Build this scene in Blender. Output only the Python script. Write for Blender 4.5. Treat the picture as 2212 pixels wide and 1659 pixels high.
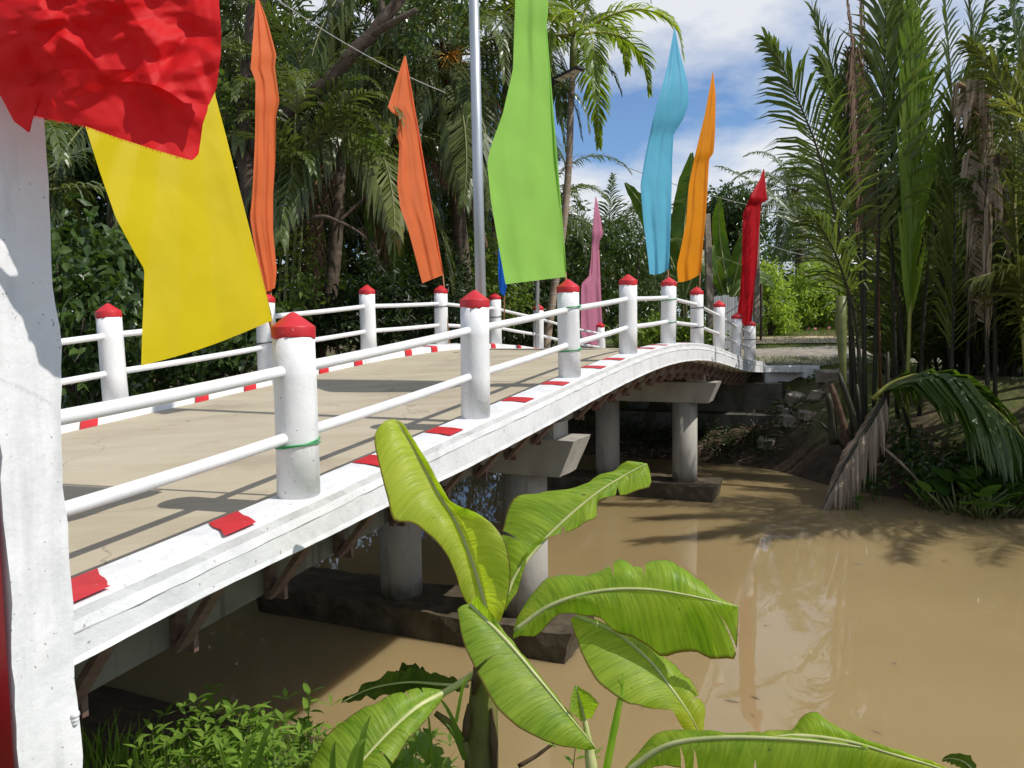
import bpy, math, random
import numpy as np
from mathutils import Vector, Matrix, noise
for _o in list(bpy.data.objects):
    bpy.data.objects.remove(_o)
SC = bpy.context.scene
COL = SC.collection
R_ = math.radians
# ------------------------------------------------------------------ camera
CAMZ = 3.2945                      # water level is z = 0
PITCH, ROLL = 0.0730, -0.0140
FPX = 2000.185 * 2212 / 2560       # focal length in reading units (photo read at 2212 x 1659)
_cp, _sp, _cr, _sr = math.cos(PITCH), math.sin(PITCH), math.cos(ROLL), math.sin(ROLL)
FWD = Vector((0, _cp, -_sp)); _u0 = Vector((0, _sp, _cp)); _r0 = Vector((1, 0, 0))
RIGHT = _r0 * _cr + _u0 * _sr
UP = _u0 * _cr - _r0 * _sr
CAM = Vector((0, 0, CAMZ))
cam = bpy.data.cameras.new('camera'); camo = bpy.data.objects.new('camera', cam); COL.objects.link(camo)
camo.matrix_world = Matrix((
    (RIGHT.x, UP.x, -FWD.x, CAM.x), (RIGHT.y, UP.y, -FWD.y, CAM.y), (RIGHT.z, UP.z, -FWD.z, CAM.z), (0, 0, 0, 1)))
cam.sensor_width = 36; cam.lens = 2000.185 / 2560 * 36; cam.clip_start = .05; cam.clip_end = 2000
SC.camera = camo
# ------------------------------------------------------------------ sun and sky
SUN = Vector((0.592, -0.208, 0.779)).normalized()
SUN_EL = math.asin(SUN.z); SUN_AZ = math.atan2(SUN.x, SUN.y)
sl = bpy.data.lights.new('sun', 'SUN'); sl.energy = 4.0; sl.angle = R_(0.55); sl.color = (1, .955, .88)
so = bpy.data.objects.new('sun', sl); COL.objects.link(so)
so.rotation_euler = SUN.to_track_quat('Z', 'Y').to_euler()
W = bpy.data.worlds.new('World'); SC.world = W; W.use_nodes = True
nt = W.node_tree; nt.nodes.clear()
def _n(t, **k):
    n = nt.nodes.new(t)
    for a, b in k.items(): setattr(n, a, b)
    return n
sky = _n('ShaderNodeTexSky', sky_type='NISHITA', sun_disc=False, sun_elevation=SUN_EL, sun_rotation=SUN_AZ, air_density=1.0, dust_density=.6, ozone_density=1.6)
skb = _n('ShaderNodeVectorMath', operation='SCALE'); skb.inputs['Scale'].default_value = .105
skm = _n('ShaderNodeVectorMath', operation='MULTIPLY'); skm.inputs[1].default_value = (.74, .93, 1.16)
nt.links.new(sky.outputs[0], skm.inputs[0]); nt.links.new(skm.outputs[0], skb.inputs[0])
tc = _n('ShaderNodeTexCoord'); sep = _n('ShaderNodeSeparateXYZ'); nt.links.new(tc.outputs['Generated'], sep.inputs[0])
zz = _n('ShaderNodeMath', operation='MAXIMUM'); nt.links.new(sep.outputs[2], zz.inputs[0]); zz.inputs[1].default_value = 0
za = _n('ShaderNodeMath', operation='ADD'); nt.links.new(zz.outputs[0], za.inputs[0]); za.inputs[1].default_value = .22
dx = _n('ShaderNodeMath', operation='DIVIDE'); nt.links.new(sep.outputs[0], dx.inputs[0]); nt.links.new(za.outputs[0], dx.inputs[1])
dy = _n('ShaderNodeMath', operation='DIVIDE'); nt.links.new(sep.outputs[1], dy.inputs[0]); nt.links.new(za.outputs[0], dy.inputs[1])
cmb = _n('ShaderNodeCombineXYZ'); nt.links.new(dx.outputs[0], cmb.inputs[0]); nt.links.new(dy.outputs[0], cmb.inputs[1]); cmb.inputs[2].default_value = 3.7
cn = _n('ShaderNodeTexNoise'); cn.inputs['Scale'].default_value = 1.15; cn.inputs['Detail'].default_value = 9; cn.inputs['Roughness'].default_value = .56
nt.links.new(cmb.outputs[0], cn.inputs['Vector'])
cr = _n('ShaderNodeValToRGB'); cr.color_ramp.elements[0].position = .41; cr.color_ramp.elements[1].position = .575
cr.color_ramp.elements[0].color = (.02, .02, .02, 1); cr.color_ramp.elements[1].color = (.96, .96, .96, 1)
nt.links.new(cn.outputs[0], cr.inputs[0])
mx = _n('ShaderNodeMix', data_type='RGBA'); nt.links.new(cr.outputs[0], mx.inputs[0]); nt.links.new(skb.outputs[0], mx.inputs[6])
mx.inputs[7].default_value = (.74, .76, .80, 1)
bg = _n('ShaderNodeBackground'); bg.inputs[1].default_value = 1.0
nt.links.new(mx.outputs[2], bg.inputs[0])
wo = _n('ShaderNodeOutputWorld'); nt.links.new(bg.outputs[0], wo.inputs[0])
SC.view_settings.view_transform = 'Standard'; SC.view_settings.look = 'None'
SC.view_settings.exposure = 0.16; SC.view_settings.gamma = 1.0; SC.view_settings.use_curve_mapping = False
SC.render.engine = 'CYCLES'
SC.cycles.max_bounces = 7; SC.cycles.transparent_max_bounces = 6; SC.cycles.use_denoising = True
rnd = random.Random(7)
V = Vector

def P(x, y, d):
    """a point of the place, read off the photo (2212 wide) and a distance along the view axis"""
    return CAM + (FWD + RIGHT * ((x - 1106) / FPX) - UP * ((y - 829.5) / FPX)) * d
# bridge frame: s along the bridge, r across it (towards the viewer's side positive), z above the water
HEAD = 0.4285
BD = V((math.sin(HEAD), math.cos(HEAD), 0)); BRR = V((math.cos(HEAD), -math.sin(HEAD), 0))
def BR(s, r, z): return BD * s + BRR * r + V((0, 0, z))
_C = (-0.3102, 0.3233, -0.8793, -0.5624, 0.4822, 0.3474, -0.2026)
def _poly(s):
    t = (s - 10) / 8
    return sum(c * t ** i for i, c in enumerate(_C))
def prof(s):
    if s < 3.24: return CAMZ + _poly(3.24) + (s - 3.24) * .08
    if s > 18.6: return CAMZ + _poly(18.6) - (s - 18.6) * .065
    return CAMZ + _poly(s)

# ------------------------------------------------------------------ mesh helpers
class MB:
    def __init__(self): self.v = []; self.f = []; self.uv = None; self.t = None
    def quad(self, a, b, c, d):
        n = len(self.v); self.v += [a, b, c, d]; self.f.append((n, n + 1, n + 2, n + 3)); return self
    def hexa(self, p):
        n = len(self.v); self.v += [V(q) for q in p]
        for f in ((0, 3, 2, 1), (4, 5, 6, 7), (0, 1, 5, 4), (1, 2, 6, 5), (2, 3, 7, 6), (3, 0, 4, 7)): self.f.append(tuple(n + i for i in f))
        return self
    def obox(self, c, ax, ay, az):
        return self.hexa([c - ax - ay - az, c + ax - ay - az, c + ax + ay - az, c - ax + ay - az, c - ax - ay + az, c + ax - ay + az, c + ax + ay + az, c - ax + ay + az])
    def beam(self, a, b, w, h, upv=V((0, 0, 1))):
        t = (b - a); l = t.length; t = t / l
        s = t.cross(upv)
        if s.length < 1e-4: s = V((1, 0, 0))
        s.normalize(); u = s.cross(t)
        return self.obox((a + b) / 2, s * (w / 2), t * (l / 2), u * (h / 2))
    def tube(self, pts, rad, n=10, caps=True):
        pts = [V(p) for p in pts]; m = len(pts)
        if not hasattr(rad, '__len__'): rad = [rad] * m
        base = len(self.v); ref = None
        for i, p in enumerate(pts):
            t = (pts[min(i + 1, m - 1)] - pts[max(i - 1, 0)])
            if t.length < 1e-9: t = V((0, 0, 1))
            t.normalize()
            if ref is None: ref = t.orthogonal().normalized()
            ref = ref - t * ref.dot(t)
            if ref.length < 1e-6: ref = t.orthogonal()
            ref.normalize(); b = t.cross(ref)
            for k in range(n):
                a = 2 * math.pi * k / n
                self.v.append(p + (ref * math.cos(a) + b * math.sin(a)) * rad[i])
        for i in range(m - 1):
            for k in range(n):
                k2 = (k + 1) % n
                self.f.append((base + i * n + k, base + i * n + k2, base + (i + 1) * n + k2, base + (i + 1) * n + k))
        if caps:
            self.f.append(tuple(base + k for k in reversed(range(n)))); self.f.append(tuple(base + (m - 1) * n + k for k in range(n)))
        return self
    def lathe(self, prof_, n=24, c=V((0, 0, 0))):
        base = len(self.v); m = len(prof_)
        for (r, z) in prof_:
            for k in range(n):
                a = 2 * math.pi * k / n
                self.v.append(c + V((r * math.cos(a), r * math.sin(a), z)))
        for i in range(m - 1):
            for k in range(n):
                k2 = (k + 1) % n
                self.f.append((base + i * n + k, base + i * n + k2, base + (i + 1) * n + k2, base + (i + 1) * n + k))
        self.f.append(tuple(base + k for k in reversed(range(n)))); self.f.append(tuple(base + (m - 1) * n + k for k in range(n)))
        return self
    def grid(self, rows, closed=False):
        base = len(self.v); m = len(rows); n = len(rows[0])
        for r in rows: self.v += list(r)
        for i in range(m - 1):
            for j in range(n - 1 if not closed else n):
                j2 = (j + 1) % n
                self.f.append((base + i * n + j, base + i * n + j2, base + (i + 1) * n + j2, base + (i + 1) * n + j))
        return self
    def cap(self, row):
        n = len(self.v); self.v += list(row); self.f.append(tuple(range(n, n + len(row)))); return self

WM = {}
def tag(o, label=None, cat=None, group=None, kind=None):
    if label: o['label'] = label
    if cat: o['category'] = cat; o['kind'] = 'thing'
    if group: o['group'] = group
    if kind: o['kind'] = kind
    return o
def empty(name, loc, label, cat, group=None):
    o = bpy.data.objects.new(name, None); COL.objects.link(o); o.empty_display_size = .2
    o.location = loc; WM[o] = Matrix.Translation(V(loc)); return tag(o, label, cat, group)
def attach(o, parent, world):
    WM[o] = world
    if parent is not None:
        o.parent = parent; o.matrix_parent_inverse = WM[parent].inverted()
    o.matrix_basis = world
def mk(name, mb, mat, parent=None, smooth=False, center=True):
    vs = mb.v if isinstance(mb.v, np.ndarray) else np.array([tuple(p) for p in mb.v], dtype=np.float64).reshape(-1, 3)
    c = (vs.min(0) + vs.max(0)) / 2 if center else np.zeros(3)
    me = bpy.data.meshes.new(name)
    me.from_pydata((vs - c).tolist(), [], mb.f)
    if mb.uv is not None:
        ul = me.uv_layers.new(name='UVMap')
        vi = np.empty(len(me.loops), dtype=np.int32); me.loops.foreach_get('vertex_index', vi)
        ul.data.foreach_set('uv', np.asarray(mb.uv, dtype=np.float32)[vi].ravel())
    if mb.t is not None:
        a = me.attributes.new('tint', 'FLOAT', 'POINT'); a.data.foreach_set('value', np.asarray(mb.t, dtype=np.float32))
    if smooth: me.polygons.foreach_set('use_smooth', [True] * len(me.polygons))
    me.materials.append(mat)
    o = bpy.data.objects.new(name, me); COL.objects.link(o)
    attach(o, parent, Matrix.Translation(V(c)))
    return o
def inst(src, name, parent, world):
    o = bpy.data.objects.new(name, src.data); COL.objects.link(o); attach(o, parent, world); return o
def spline(pts, n):
    """Catmull-Rom through pts (tuples/Vectors of any size), n samples evenly by index"""
    A = np.array([tuple(p) for p in pts], float); m = len(A)
    E = np.vstack([2 * A[0] - A[1], A, 2 * A[-1] - A[-2]])
    out = []
    for i in range(n):
        t = i / (n - 1) * (m - 1); k = min(int(t), m - 2); f = t - k
        p0, p1, p2, p3 = E[k], E[k + 1], E[k + 2], E[k + 3]
        out.append(.5 * ((2 * p1) + (-p0 + p2) * f + (2 * p0 - 5 * p1 + 4 * p2 - p3) * f * f + (-p0 + 3 * p1 - 3 * p2 + p3) * f ** 3))
    return np.array(out)
def lerp_list(a, t):
    x = t * (len(a) - 1); k = min(int(x), len(a) - 2) if len(a) > 1 else 0
    return a[k] + (a[k + 1] - a[k]) * (x - k) if len(a) > 1 else a[0]
def poly_at(pts, ts):
    A = np.array(pts, float); d = np.r_[0, np.cumsum(np.linalg.norm(np.diff(A, axis=0), axis=1))]; d /= d[-1]
    return np.stack([np.interp(ts, d, A[:, i]) for i in range(A.shape[1])], 1)

# ------------------------------------------------------------------ materials
def M(name):
    m = bpy.data.materials.new(name); m.use_nodes = True; t = m.node_tree; t.nodes.clear(); return m, t
def nd(t, ty, **k):
    n = t.nodes.new(ty)
    for a, b in k.items(): setattr(n, a, b)
    return n
def tex(t, scale, detail=4, rough=.55, vec='Object', stretch=None, ty='ShaderNodeTexNoise'):
    c = nd(t, 'ShaderNodeTexCoord') if vec != 'Pos' else nd(t, 'ShaderNodeNewGeometry')
    src = c.outputs[vec] if vec != 'Pos' else c.outputs['Position']
    if stretch:
        mp = nd(t, 'ShaderNodeMapping'); mp.inputs['Scale'].default_value = stretch; t.links.new(src, mp.inputs[0]); src = mp.outputs[0]
    n = nd(t, ty); n.inputs['Scale'].default_value = scale
    if ty == 'ShaderNodeTexNoise':
        n.inputs['Detail'].default_value = detail; n.inputs['Roughness'].default_value = rough
    t.links.new(src, n.inputs['Vector']); return n.outputs[0]
def ramp(t, fac, stops):
    r = nd(t, 'ShaderNodeValToRGB'); e = r.color_ramp.elements
    while len(e) < len(stops): e.new(.5)
    for i, (p, c) in enumerate(stops):
        e[i].position = p; e[i].color = (*c, 1) if not np.isscalar(c) else (c, c, c, 1)
    t.links.new(fac, r.inputs[0]); return r.outputs[0]
def mixc(t, fac, a, b, mode='MIX'):
    m = nd(t, 'ShaderNodeMix', data_type='RGBA', blend_type=mode)
    for s, x in ((0, fac), (6, a), (7, b)):
        if hasattr(x, 'is_linked') or hasattr(x, 'links'): t.links.new(x, m.inputs[s])
        elif s == 0: m.inputs[0].default_value = x
        else: m.inputs[s].default_value = (*x, 1)
    return m.outputs[2]
def bump(t, h, strength=.3, dist=.01, prev=None):
    b = nd(t, 'ShaderNodeBump'); b.inputs['Strength'].default_value = strength; b.inputs['Distance'].default_value = dist
    t.links.new(h, b.inputs['Height'])
    if prev is not None: t.links.new(prev, b.inputs['Normal'])
    return b.outputs[0]
def pbsdf(t, col, rough=.6, spec=.4, normal=None, metal=0):
    p = nd(t, 'ShaderNodeBsdfPrincipled')
    if isinstance(col, tuple): p.inputs['Base Color'].default_value = (*col, 1)
    else: t.links.new(col, p.inputs['Base Color'])
    if np.isscalar(rough): p.inputs['Roughness'].default_value = rough
    else: t.links.new(rough, p.inputs['Roughness'])
    p.inputs['Specular IOR Level'].default_value = spec; p.inputs['Metallic'].default_value = metal
    if normal is not None: t.links.new(normal, p.inputs['Normal'])
    return p
def out(t, sh):
    o = nd(t, 'ShaderNodeOutputMaterial'); t.links.new(sh, o.inputs[0])
def surf(name, stops, scale, rough=.7, spec=.3, bs=None, detail=6, stretch=None, vec='Object', speck=None, metal=0, stain=None):
    """stone, paint, wood ...: a noise-ramped colour, optional stains and a list of (scale, strength, distance) bumps"""
    m, t = M(name)
    c = ramp(t, tex(t, scale, detail, .6, vec, stretch), stops)
    if stain:
        sc, lo, hi, colr, strch = stain
        f = ramp(t, tex(t, sc, 5, .6, vec, strch), [(lo, 0.), (hi, 1.)])
        c = mixc(t, f, c, colr)
    if speck:
        sc, lo, hi, colr = speck
        c = mixc(t, ramp(t, tex(t, sc, 2, .5, vec), [(lo, 0.), (hi, 1.)]), c, colr)
    n = None
    for (sc, st, di) in (bs or []): n = bump(t, tex(t, sc, 5, .6, vec), st, di, n)
    out(t, pbsdf(t, c, rough, spec, n, metal).outputs[0]); return m
def leafmat(name, dark, light, trans=.35, rough=.45, spec=.35, tcol=None, patch=None):
    m, t = M(name)
    a = nd(t, 'ShaderNodeAttribute', attribute_name='tint')
    c = mixc(t, a.outputs['Fac'], dark, light)
    oi = nd(t, 'ShaderNodeObjectInfo')
    hv = nd(t, 'ShaderNodeHueSaturation'); t.links.new(c, hv.inputs['Color'])
    mr = nd(t, 'ShaderNodeMapRange'); t.links.new(oi.outputs['Random'], mr.inputs[0]); mr.inputs[3].default_value = .8; mr.inputs[4].default_value = 1.2
    t.links.new(mr.outputs[0], hv.inputs['Value']); c = hv.outputs[0]
    if patch: c = mixc(t, ramp(t, tex(t, patch[0], 3, .5, 'Pos'), [(patch[1], 0.), (patch[2], 1.)]), c, patch[3])
    p = pbsdf(t, c, rough, spec)
    tr = nd(t, 'ShaderNodeBsdfTranslucent')
    tc_ = mixc(t, 1.0, c, tcol or (1.9, 2.0, .9), 'MULTIPLY'); t.links.new(tc_, tr.inputs[0])
    ms = nd(t, 'ShaderNodeMixShader'); ms.inputs[0].default_value = trans
    t.links.new(p.outputs[0], ms.inputs[1]); t.links.new(tr.outputs[0], ms.inputs[2]); out(t, ms.outputs[0]); return m
def clothmat(name, col, trans=.4, rough=.55, spec=.35, sheen=.0, wr=1.0):
    m, t = M(name)
    nz = tex(t, 2.2, 3, .5, 'Object')
    c = mixc(t, ramp(t, nz, [(.3, .0), (.7, 1.)]), tuple(x * .86 for x in col), col)
    n = bump(t, tex(t, 5, 4, .6, 'Object', (1.6, 1.6, .5)), .14 * wr, .03)
    n = bump(t, tex(t, 900, 1, .5, 'Object'), .10, .001, n)
    p = pbsdf(t, c, rough, spec, n)
    tr = nd(t, 'ShaderNodeBsdfTranslucent'); t.links.new(c, tr.inputs[0])
    t.links.new(n, tr.inputs['Normal'])
    ms = nd(t, 'ShaderNodeMixShader'); ms.inputs[0].default_value = trans
    t.links.new(p.outputs[0], ms.inputs[1]); t.links.new(tr.outputs[0], ms.inputs[2]); out(t, ms.outputs[0]); return m

MT = {}
MT['white'] = surf('white_paint', [(.25, (.66, .665, .67)), (.5, (.75, .75, .75)), (.8, (.79, .79, .785))], 4.2, .5, .35, [(4, .35, .03), (30, .16, .008), (160, .2, .002)],
                   stain=(3.0, .50, .76, (.52, .525, .53), (2.2, 2.2, .4)), speck=(52, .70, .75, (.30, .28, .26)))
MT['white_k'] = surf('limewashed_kerb', [(.25, (.58, .585, .59)), (.5, (.68, .685, .69)), (.8, (.74, .74, .74))], 3.5, .6, .3, [(5, .4, .02), (26, .35, .008), (140, .3, .002)], stretch=None,
                     stain=(6.0, .56, .74, (.50, .50, .50), None), speck=(40, .70, .74, (.33, .31, .29)))
MT['white_rail'] = surf('white_rail_paint', [(.3, (.66, .67, .68)), (.7, (.78, .78, .78))], 6, .38, .45, [(30, .15, .004)], speck=(45, .74, .79, (.45, .44, .42)))
MT['red'] = surf('red_paint', [(.3, (.43, .014, .022)), (.7, (.58, .026, .032))], 9, .42, .45, [(60, .3, .004)], speck=(26, .72, .78, (.62, .3, .27)))
def deck_mat():
    m, t = M('deck_concrete')
    base = ramp(t, tex(t, 1.6, 9, .6, 'Pos', (.55, 1.9, 1)), [(.25, (.35, .298, .212)), (.5, (.415, .36, .264)), (.75, (.46, .405, .305))])
    c = mixc(t, ramp(t, tex(t, 1.3, 5, .6, 'Pos', (.7, 1.5, 1)), [(.56, 0.), (.85, 1.)]), base, (.30, .25, .18))
    c = mixc(t, ramp(t, tex(t, .7, 6, .65, 'Pos'), [(.54, 0.), (.62, .4)]), c, (.27, .225, .165))
    c = mixc(t, ramp(t, tex(t, 9, 2, .5, 'Pos'), [(.70, 0.), (.78, .8)]), c, (.50, .45, .36))
    g = nd(t, 'ShaderNodeNewGeometry'); wv = nd(t, 'ShaderNodeVectorMath', operation='ADD'); t.links.new(g.outputs['Position'], wv.inputs[0])
    nz = nd(t, 'ShaderNodeTexNoise'); nz.inputs['Scale'].default_value = 1.7; nz.inputs['Detail'].default_value = 5; t.links.new(g.outputs['Position'], nz.inputs['Vector']); t.links.new(nz.outputs[1], wv.inputs[1])
    vo = nd(t, 'ShaderNodeTexVoronoi', feature='DISTANCE_TO_EDGE'); vo.inputs['Scale'].default_value = .42; t.links.new(wv.outputs[0], vo.inputs['Vector'])
    c = mixc(t, ramp(t, vo.outputs[0], [(.0015, .55), (.004, 0.)]), c, (.14, .115, .085))
    n = bump(t, tex(t, 40, 5, .6, 'Pos'), .3, .004); n = bump(t, tex(t, 220, 3, .6, 'Pos'), .3, .0015, n)
    out(t, pbsdf(t, c, .85, .2, n).outputs[0]); return m
MT['deck'] = deck_mat()
MT['conc'] = surf('grey_concrete', [(.25, (.22, .205, .18)), (.5, (.33, .31, .275)), (.8, (.42, .40, .36))], 2.4, .85, .2, [(18, .3, .01), (120, .3, .002)], stretch=(1, 1, .45),
                  stain=(3.0, .58, .8, (.13, .12, .10), (1, 1, .3)))
def column_mat():
    m, t = M('column_concrete')
    c = ramp(t, tex(t, 2.6, 6, .6, 'Object', (1, 1, .4)), [(.25, (.24, .225, .195)), (.5, (.34, .32, .285)), (.8, (.43, .41, .37))])
    c = mixc(t, ramp(t, tex(t, 4.0, 5, .6, 'Object', (2.5, 2.5, .2)), [(.54, 0.), (.72, .8)]), c, (.15, .135, .105))
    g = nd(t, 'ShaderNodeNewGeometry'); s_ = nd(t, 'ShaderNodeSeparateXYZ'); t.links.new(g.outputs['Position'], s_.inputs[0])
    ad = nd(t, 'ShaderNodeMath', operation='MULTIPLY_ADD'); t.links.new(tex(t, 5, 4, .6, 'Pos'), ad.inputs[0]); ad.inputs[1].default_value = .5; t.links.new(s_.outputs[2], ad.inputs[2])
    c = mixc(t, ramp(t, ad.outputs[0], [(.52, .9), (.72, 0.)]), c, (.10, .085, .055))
    n = bump(t, tex(t, 14, 5, .6), .35, .012); out(t, pbsdf(t, c, .85, .2, n).outputs[0]); return m
MT['column'] = column_mat()
MT['girder'] = surf('shaded_girder_concrete', [(.25, (.105, .095, .072)), (.5, (.165, .15, .118)), (.8, (.22, .205, .165))], 2.4, .85, .2, [(18, .3, .01)], stain=(3.2, .55, .68, (.075, .07, .058), (3, 3, .16)))  # grey concrete darkened for the shade under the deck, with real drip stains
MT['abut'] = surf('shaded_weathered_abutment', [(.25, (.07, .065, .052)), (.5, (.14, .13, .11)), (.8, (.22, .205, .175))], 2.0, .9, .15, [(10, .5, .03), (70, .4, .005)], stain=(2.5, .5, .7, (.045, .05, .03), (1, 1, .35)))  # dark grey takes in the shade it stands in, besides weather stains
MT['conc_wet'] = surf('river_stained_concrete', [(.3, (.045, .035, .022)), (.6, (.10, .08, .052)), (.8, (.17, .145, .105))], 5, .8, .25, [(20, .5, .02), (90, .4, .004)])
MT['wood'] = surf('red_brown_formwork', [(.3, (.10, .060, .048)), (.7, (.20, .125, .10))], 6, .75, .25, [(60, .4, .003)], stretch=(1, 1, 4))
MT['zinc'] = surf('galvanised_steel', [(.3, (.36, .39, .42)), (.7, (.50, .53, .56))], 5, .42, .5, None, metal=.55, stretch=(1, 1, .3))
MT['lampdark'] = surf('dark_lamp_housing', [(.3, (.02, .02, .022)), (.7, (.04, .04, .045))], 5, .45)
MT['led'] = surf('led_lens', [(.3, (.55, .52, .40)), (.7, (.68, .66, .52))], 60, .25, .6)
MT['bamboo'] = surf('bamboo_pole', [(.3, (.30, .14, .07)), (.7, (.46, .25, .13))], 9, .55, .35, stretch=(1, 1, .2))
MT['string_green'] = surf('green_plastic_string', [(.3, (.03, .24, .07)), (.7, (.06, .38, .13))], 20, .35, .5)
MT['string_dark'] = surf('dark_wire', [(.3, (.03, .025, .03)), (.7, (.07, .05, .06))], 20, .5, .4)
MT['cable'] = surf('grey_cable', [(.3, (.22, .21, .20)), (.7, (.4, .38, .36))], 20, .5, .4)
MT['soil'] = None
MT['f_red'] = clothmat('red_cloth', (.76, .018, .022), .45, .62, .25, wr=.3)
MT['f_yellow'] = clothmat('yellow_satin', (.66, .52, .002), .38, .55, .2, wr=.7)
MT['f_orange'] = clothmat('orange_cloth', (.95, .215, .068), .5, .6, .25)
MT['f_green'] = clothmat('light_green_cloth', (.36, .70, .12), .5, .65, .2, wr=.6)
MT['f_sky'] = clothmat('light_blue_cloth', (.16, .58, .82), .5, .55, .3)
MT['f_amber'] = clothmat('amber_cloth', (.95, .34, .012), .5, .6, .25)
MT['f_pink'] = clothmat('pink_cloth', (.75, .27, .42), .45, .45, .35)
MT['f_blue'] = clothmat('blue_cloth', (.008, .13, .62), .4, .5, .3)
MT['f_crim'] = clothmat('crimson_cloth', (.62, .010, .02), .42, .55, .25)
MT['coco'] = leafmat('coconut_leaf', (.036, .060, .016), (.135, .165, .05), .3, .32, .5)
MT['coco_y'] = leafmat('areca_leaf', (.085, .15, .014), (.24, .31, .04), .45, .38, .5, (1.7, 1.7, .7))
MT['nipa'] = leafmat('nipa_leaf', (.038, .070, .017), (.15, .19, .055), .36, .35, .5)
MT['nipa_b'] = leafmat('backlit_young_nipa_leaf', (.15, .23, .022), (.25, .34, .045), .55, .4, .4, (1.7, 2.0, .7))  # young green, brightened in the colour for light coming from behind
MT['nipa_m'] = leafmat('arching_nipa_leaf', (.055, .10, .016), (.12, .18, .034), .38, .35, .5)
MT['nipa_y'] = leafmat('yellowing_nipa_leaf', (.07, .085, .02), (.15, .16, .045), .35, .4, .45)
MT['dead'] = leafmat('dead_frond', (.13, .09, .058), (.42, .34, .25), .25, .7, .2, (1.2, 1.1, .9))
MT['dead_r'] = leafmat('rusty_frond', (.07, .04, .025), (.20, .13, .085), .2, .7, .2, (1.2, 1.1, .9))
MT['rachis'] = surf('green_rachis', [(.3, (.09, .11, .03)), (.7, (.17, .18, .06))], 6, .45, .4)
MT['rachis_d'] = surf('dark_petiole', [(.3, (.018, .020, .012)), (.7, (.05, .045, .025))], 5, .6, .3, stretch=(1, 1, .3))
MT['rachis_r'] = surf('rust_petiole', [(.3, (.10, .04, .018)), (.7, (.20, .085, .035))], 5, .6, .3)
MT['rachis_y'] = surf('yellow_rachis', [(.3, (.24, .25, .04)), (.7, (.36, .34, .08))], 6, .45, .4)
MT['leafA'] = leafmat('glossy_shrub_leaf', (.022, .050, .012), (.085, .135, .03), .3, .3, .5)
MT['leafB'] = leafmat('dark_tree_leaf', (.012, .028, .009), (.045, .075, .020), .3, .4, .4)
MT['leafC'] = leafmat('bright_tree_leaf', (.055, .10, .015), (.17, .23, .04), .4, .4, .4)
MT['leafD'] = leafmat('lawn_shrub_leaf', (.13, .20, .028), (.36, .44, .09), .42, .55, .25)
MT['weed'] = leafmat('weed_leaf', (.07, .145, .02), (.22, .34, .05), .42, .42, .4)
MT['grass'] = leafmat('grass_blade', (.06, .09, .02), (.17, .20, .05), .35, .5, .3)
MT['hyac'] = leafmat('water_hyacinth_leaf', (.045, .10, .018), (.13, .23, .04), .3, .25, .55)
MT['bark'] = surf('tree_bark', [(.25, (.045, .032, .024)), (.55, (.10, .075, .058)), (.8, (.18, .145, .115))], 5, .9, .15, [(14, .6, .03), (60, .4, .006)], stretch=(1, 1, .4))
MT['cocotrunk'] = surf('coconut_trunk', [(.25, (.05, .038, .028)), (.55, (.11, .085, .062)), (.8, (.19, .15, .115))], 5, .9, .15, [(20, .5, .02)], stretch=(1, 1, 3))
MT['stub'] = surf('pale_dry_stem', [(.3, (.16, .11, .075)), (.7, (.36, .29, .21))], 6, .8, .2, stretch=(1, 1, .3))
MT['pseudo'] = surf('banana_stem', [(.25, (.035, .028, .012)), (.5, (.13, .13, .04)), (.8, (.28, .27, .10))], 4.5, .6, .3, [(20, .4, .01)], stretch=(1, 1, .35), stain=(3.5, .5, .7, (.06, .038, .022), (1, 1, .3)))
MT['petiole'] = surf('pale_petiole', [(.3, (.32, .36, .12)), (.7, (.50, .50, .24))], 8, .45, .4)
MT['fibre'] = surf('dry_brown_fibre', [(.3, (.05, .03, .02)), (.7, (.14, .09, .06))], 8, .85, .15)
MT['flower'] = surf('orange_palm_flower', [(.3, (.45, .22, .03)), (.7, (.62, .36, .07))], 9, .7, .2)
MT['nut'] = surf('coconut_husk', [(.3, (.08, .11, .02)), (.7, (.20, .19, .05))], 6, .5, .4)
MT['tin'] = surf('corrugated_tin', [(.3, (.25, .27, .28)), (.7, (.36, .38, .39))], 2, .5, .4, stain=(3, .55, .8, (.18, .15, .12), (1, 1, .3)))
MT['tinwhite'] = surf('pale_sheet_wall', [(.3, (.55, .58, .62)), (.7, (.68, .70, .74))], 1, .5, .4, stretch=(1, 1, .3))
MT['stone'] = surf('broken_concrete', [(.25, (.18, .155, .12)), (.55, (.32, .28, .225)), (.8, (.44, .40, .34))], 4, .9, .15, [(9, .6, .04), (60, .5, .006)])
MT['tile'] = surf('red_roof_tile', [(.3, (.30, .07, .04)), (.7, (.42, .13, .08))], 6, .8, .2)
MT['pinkfl'] = surf('pink_blossom', [(.3, (.55, .10, .18)), (.7, (.75, .22, .32))], 9, .6, .3)

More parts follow.
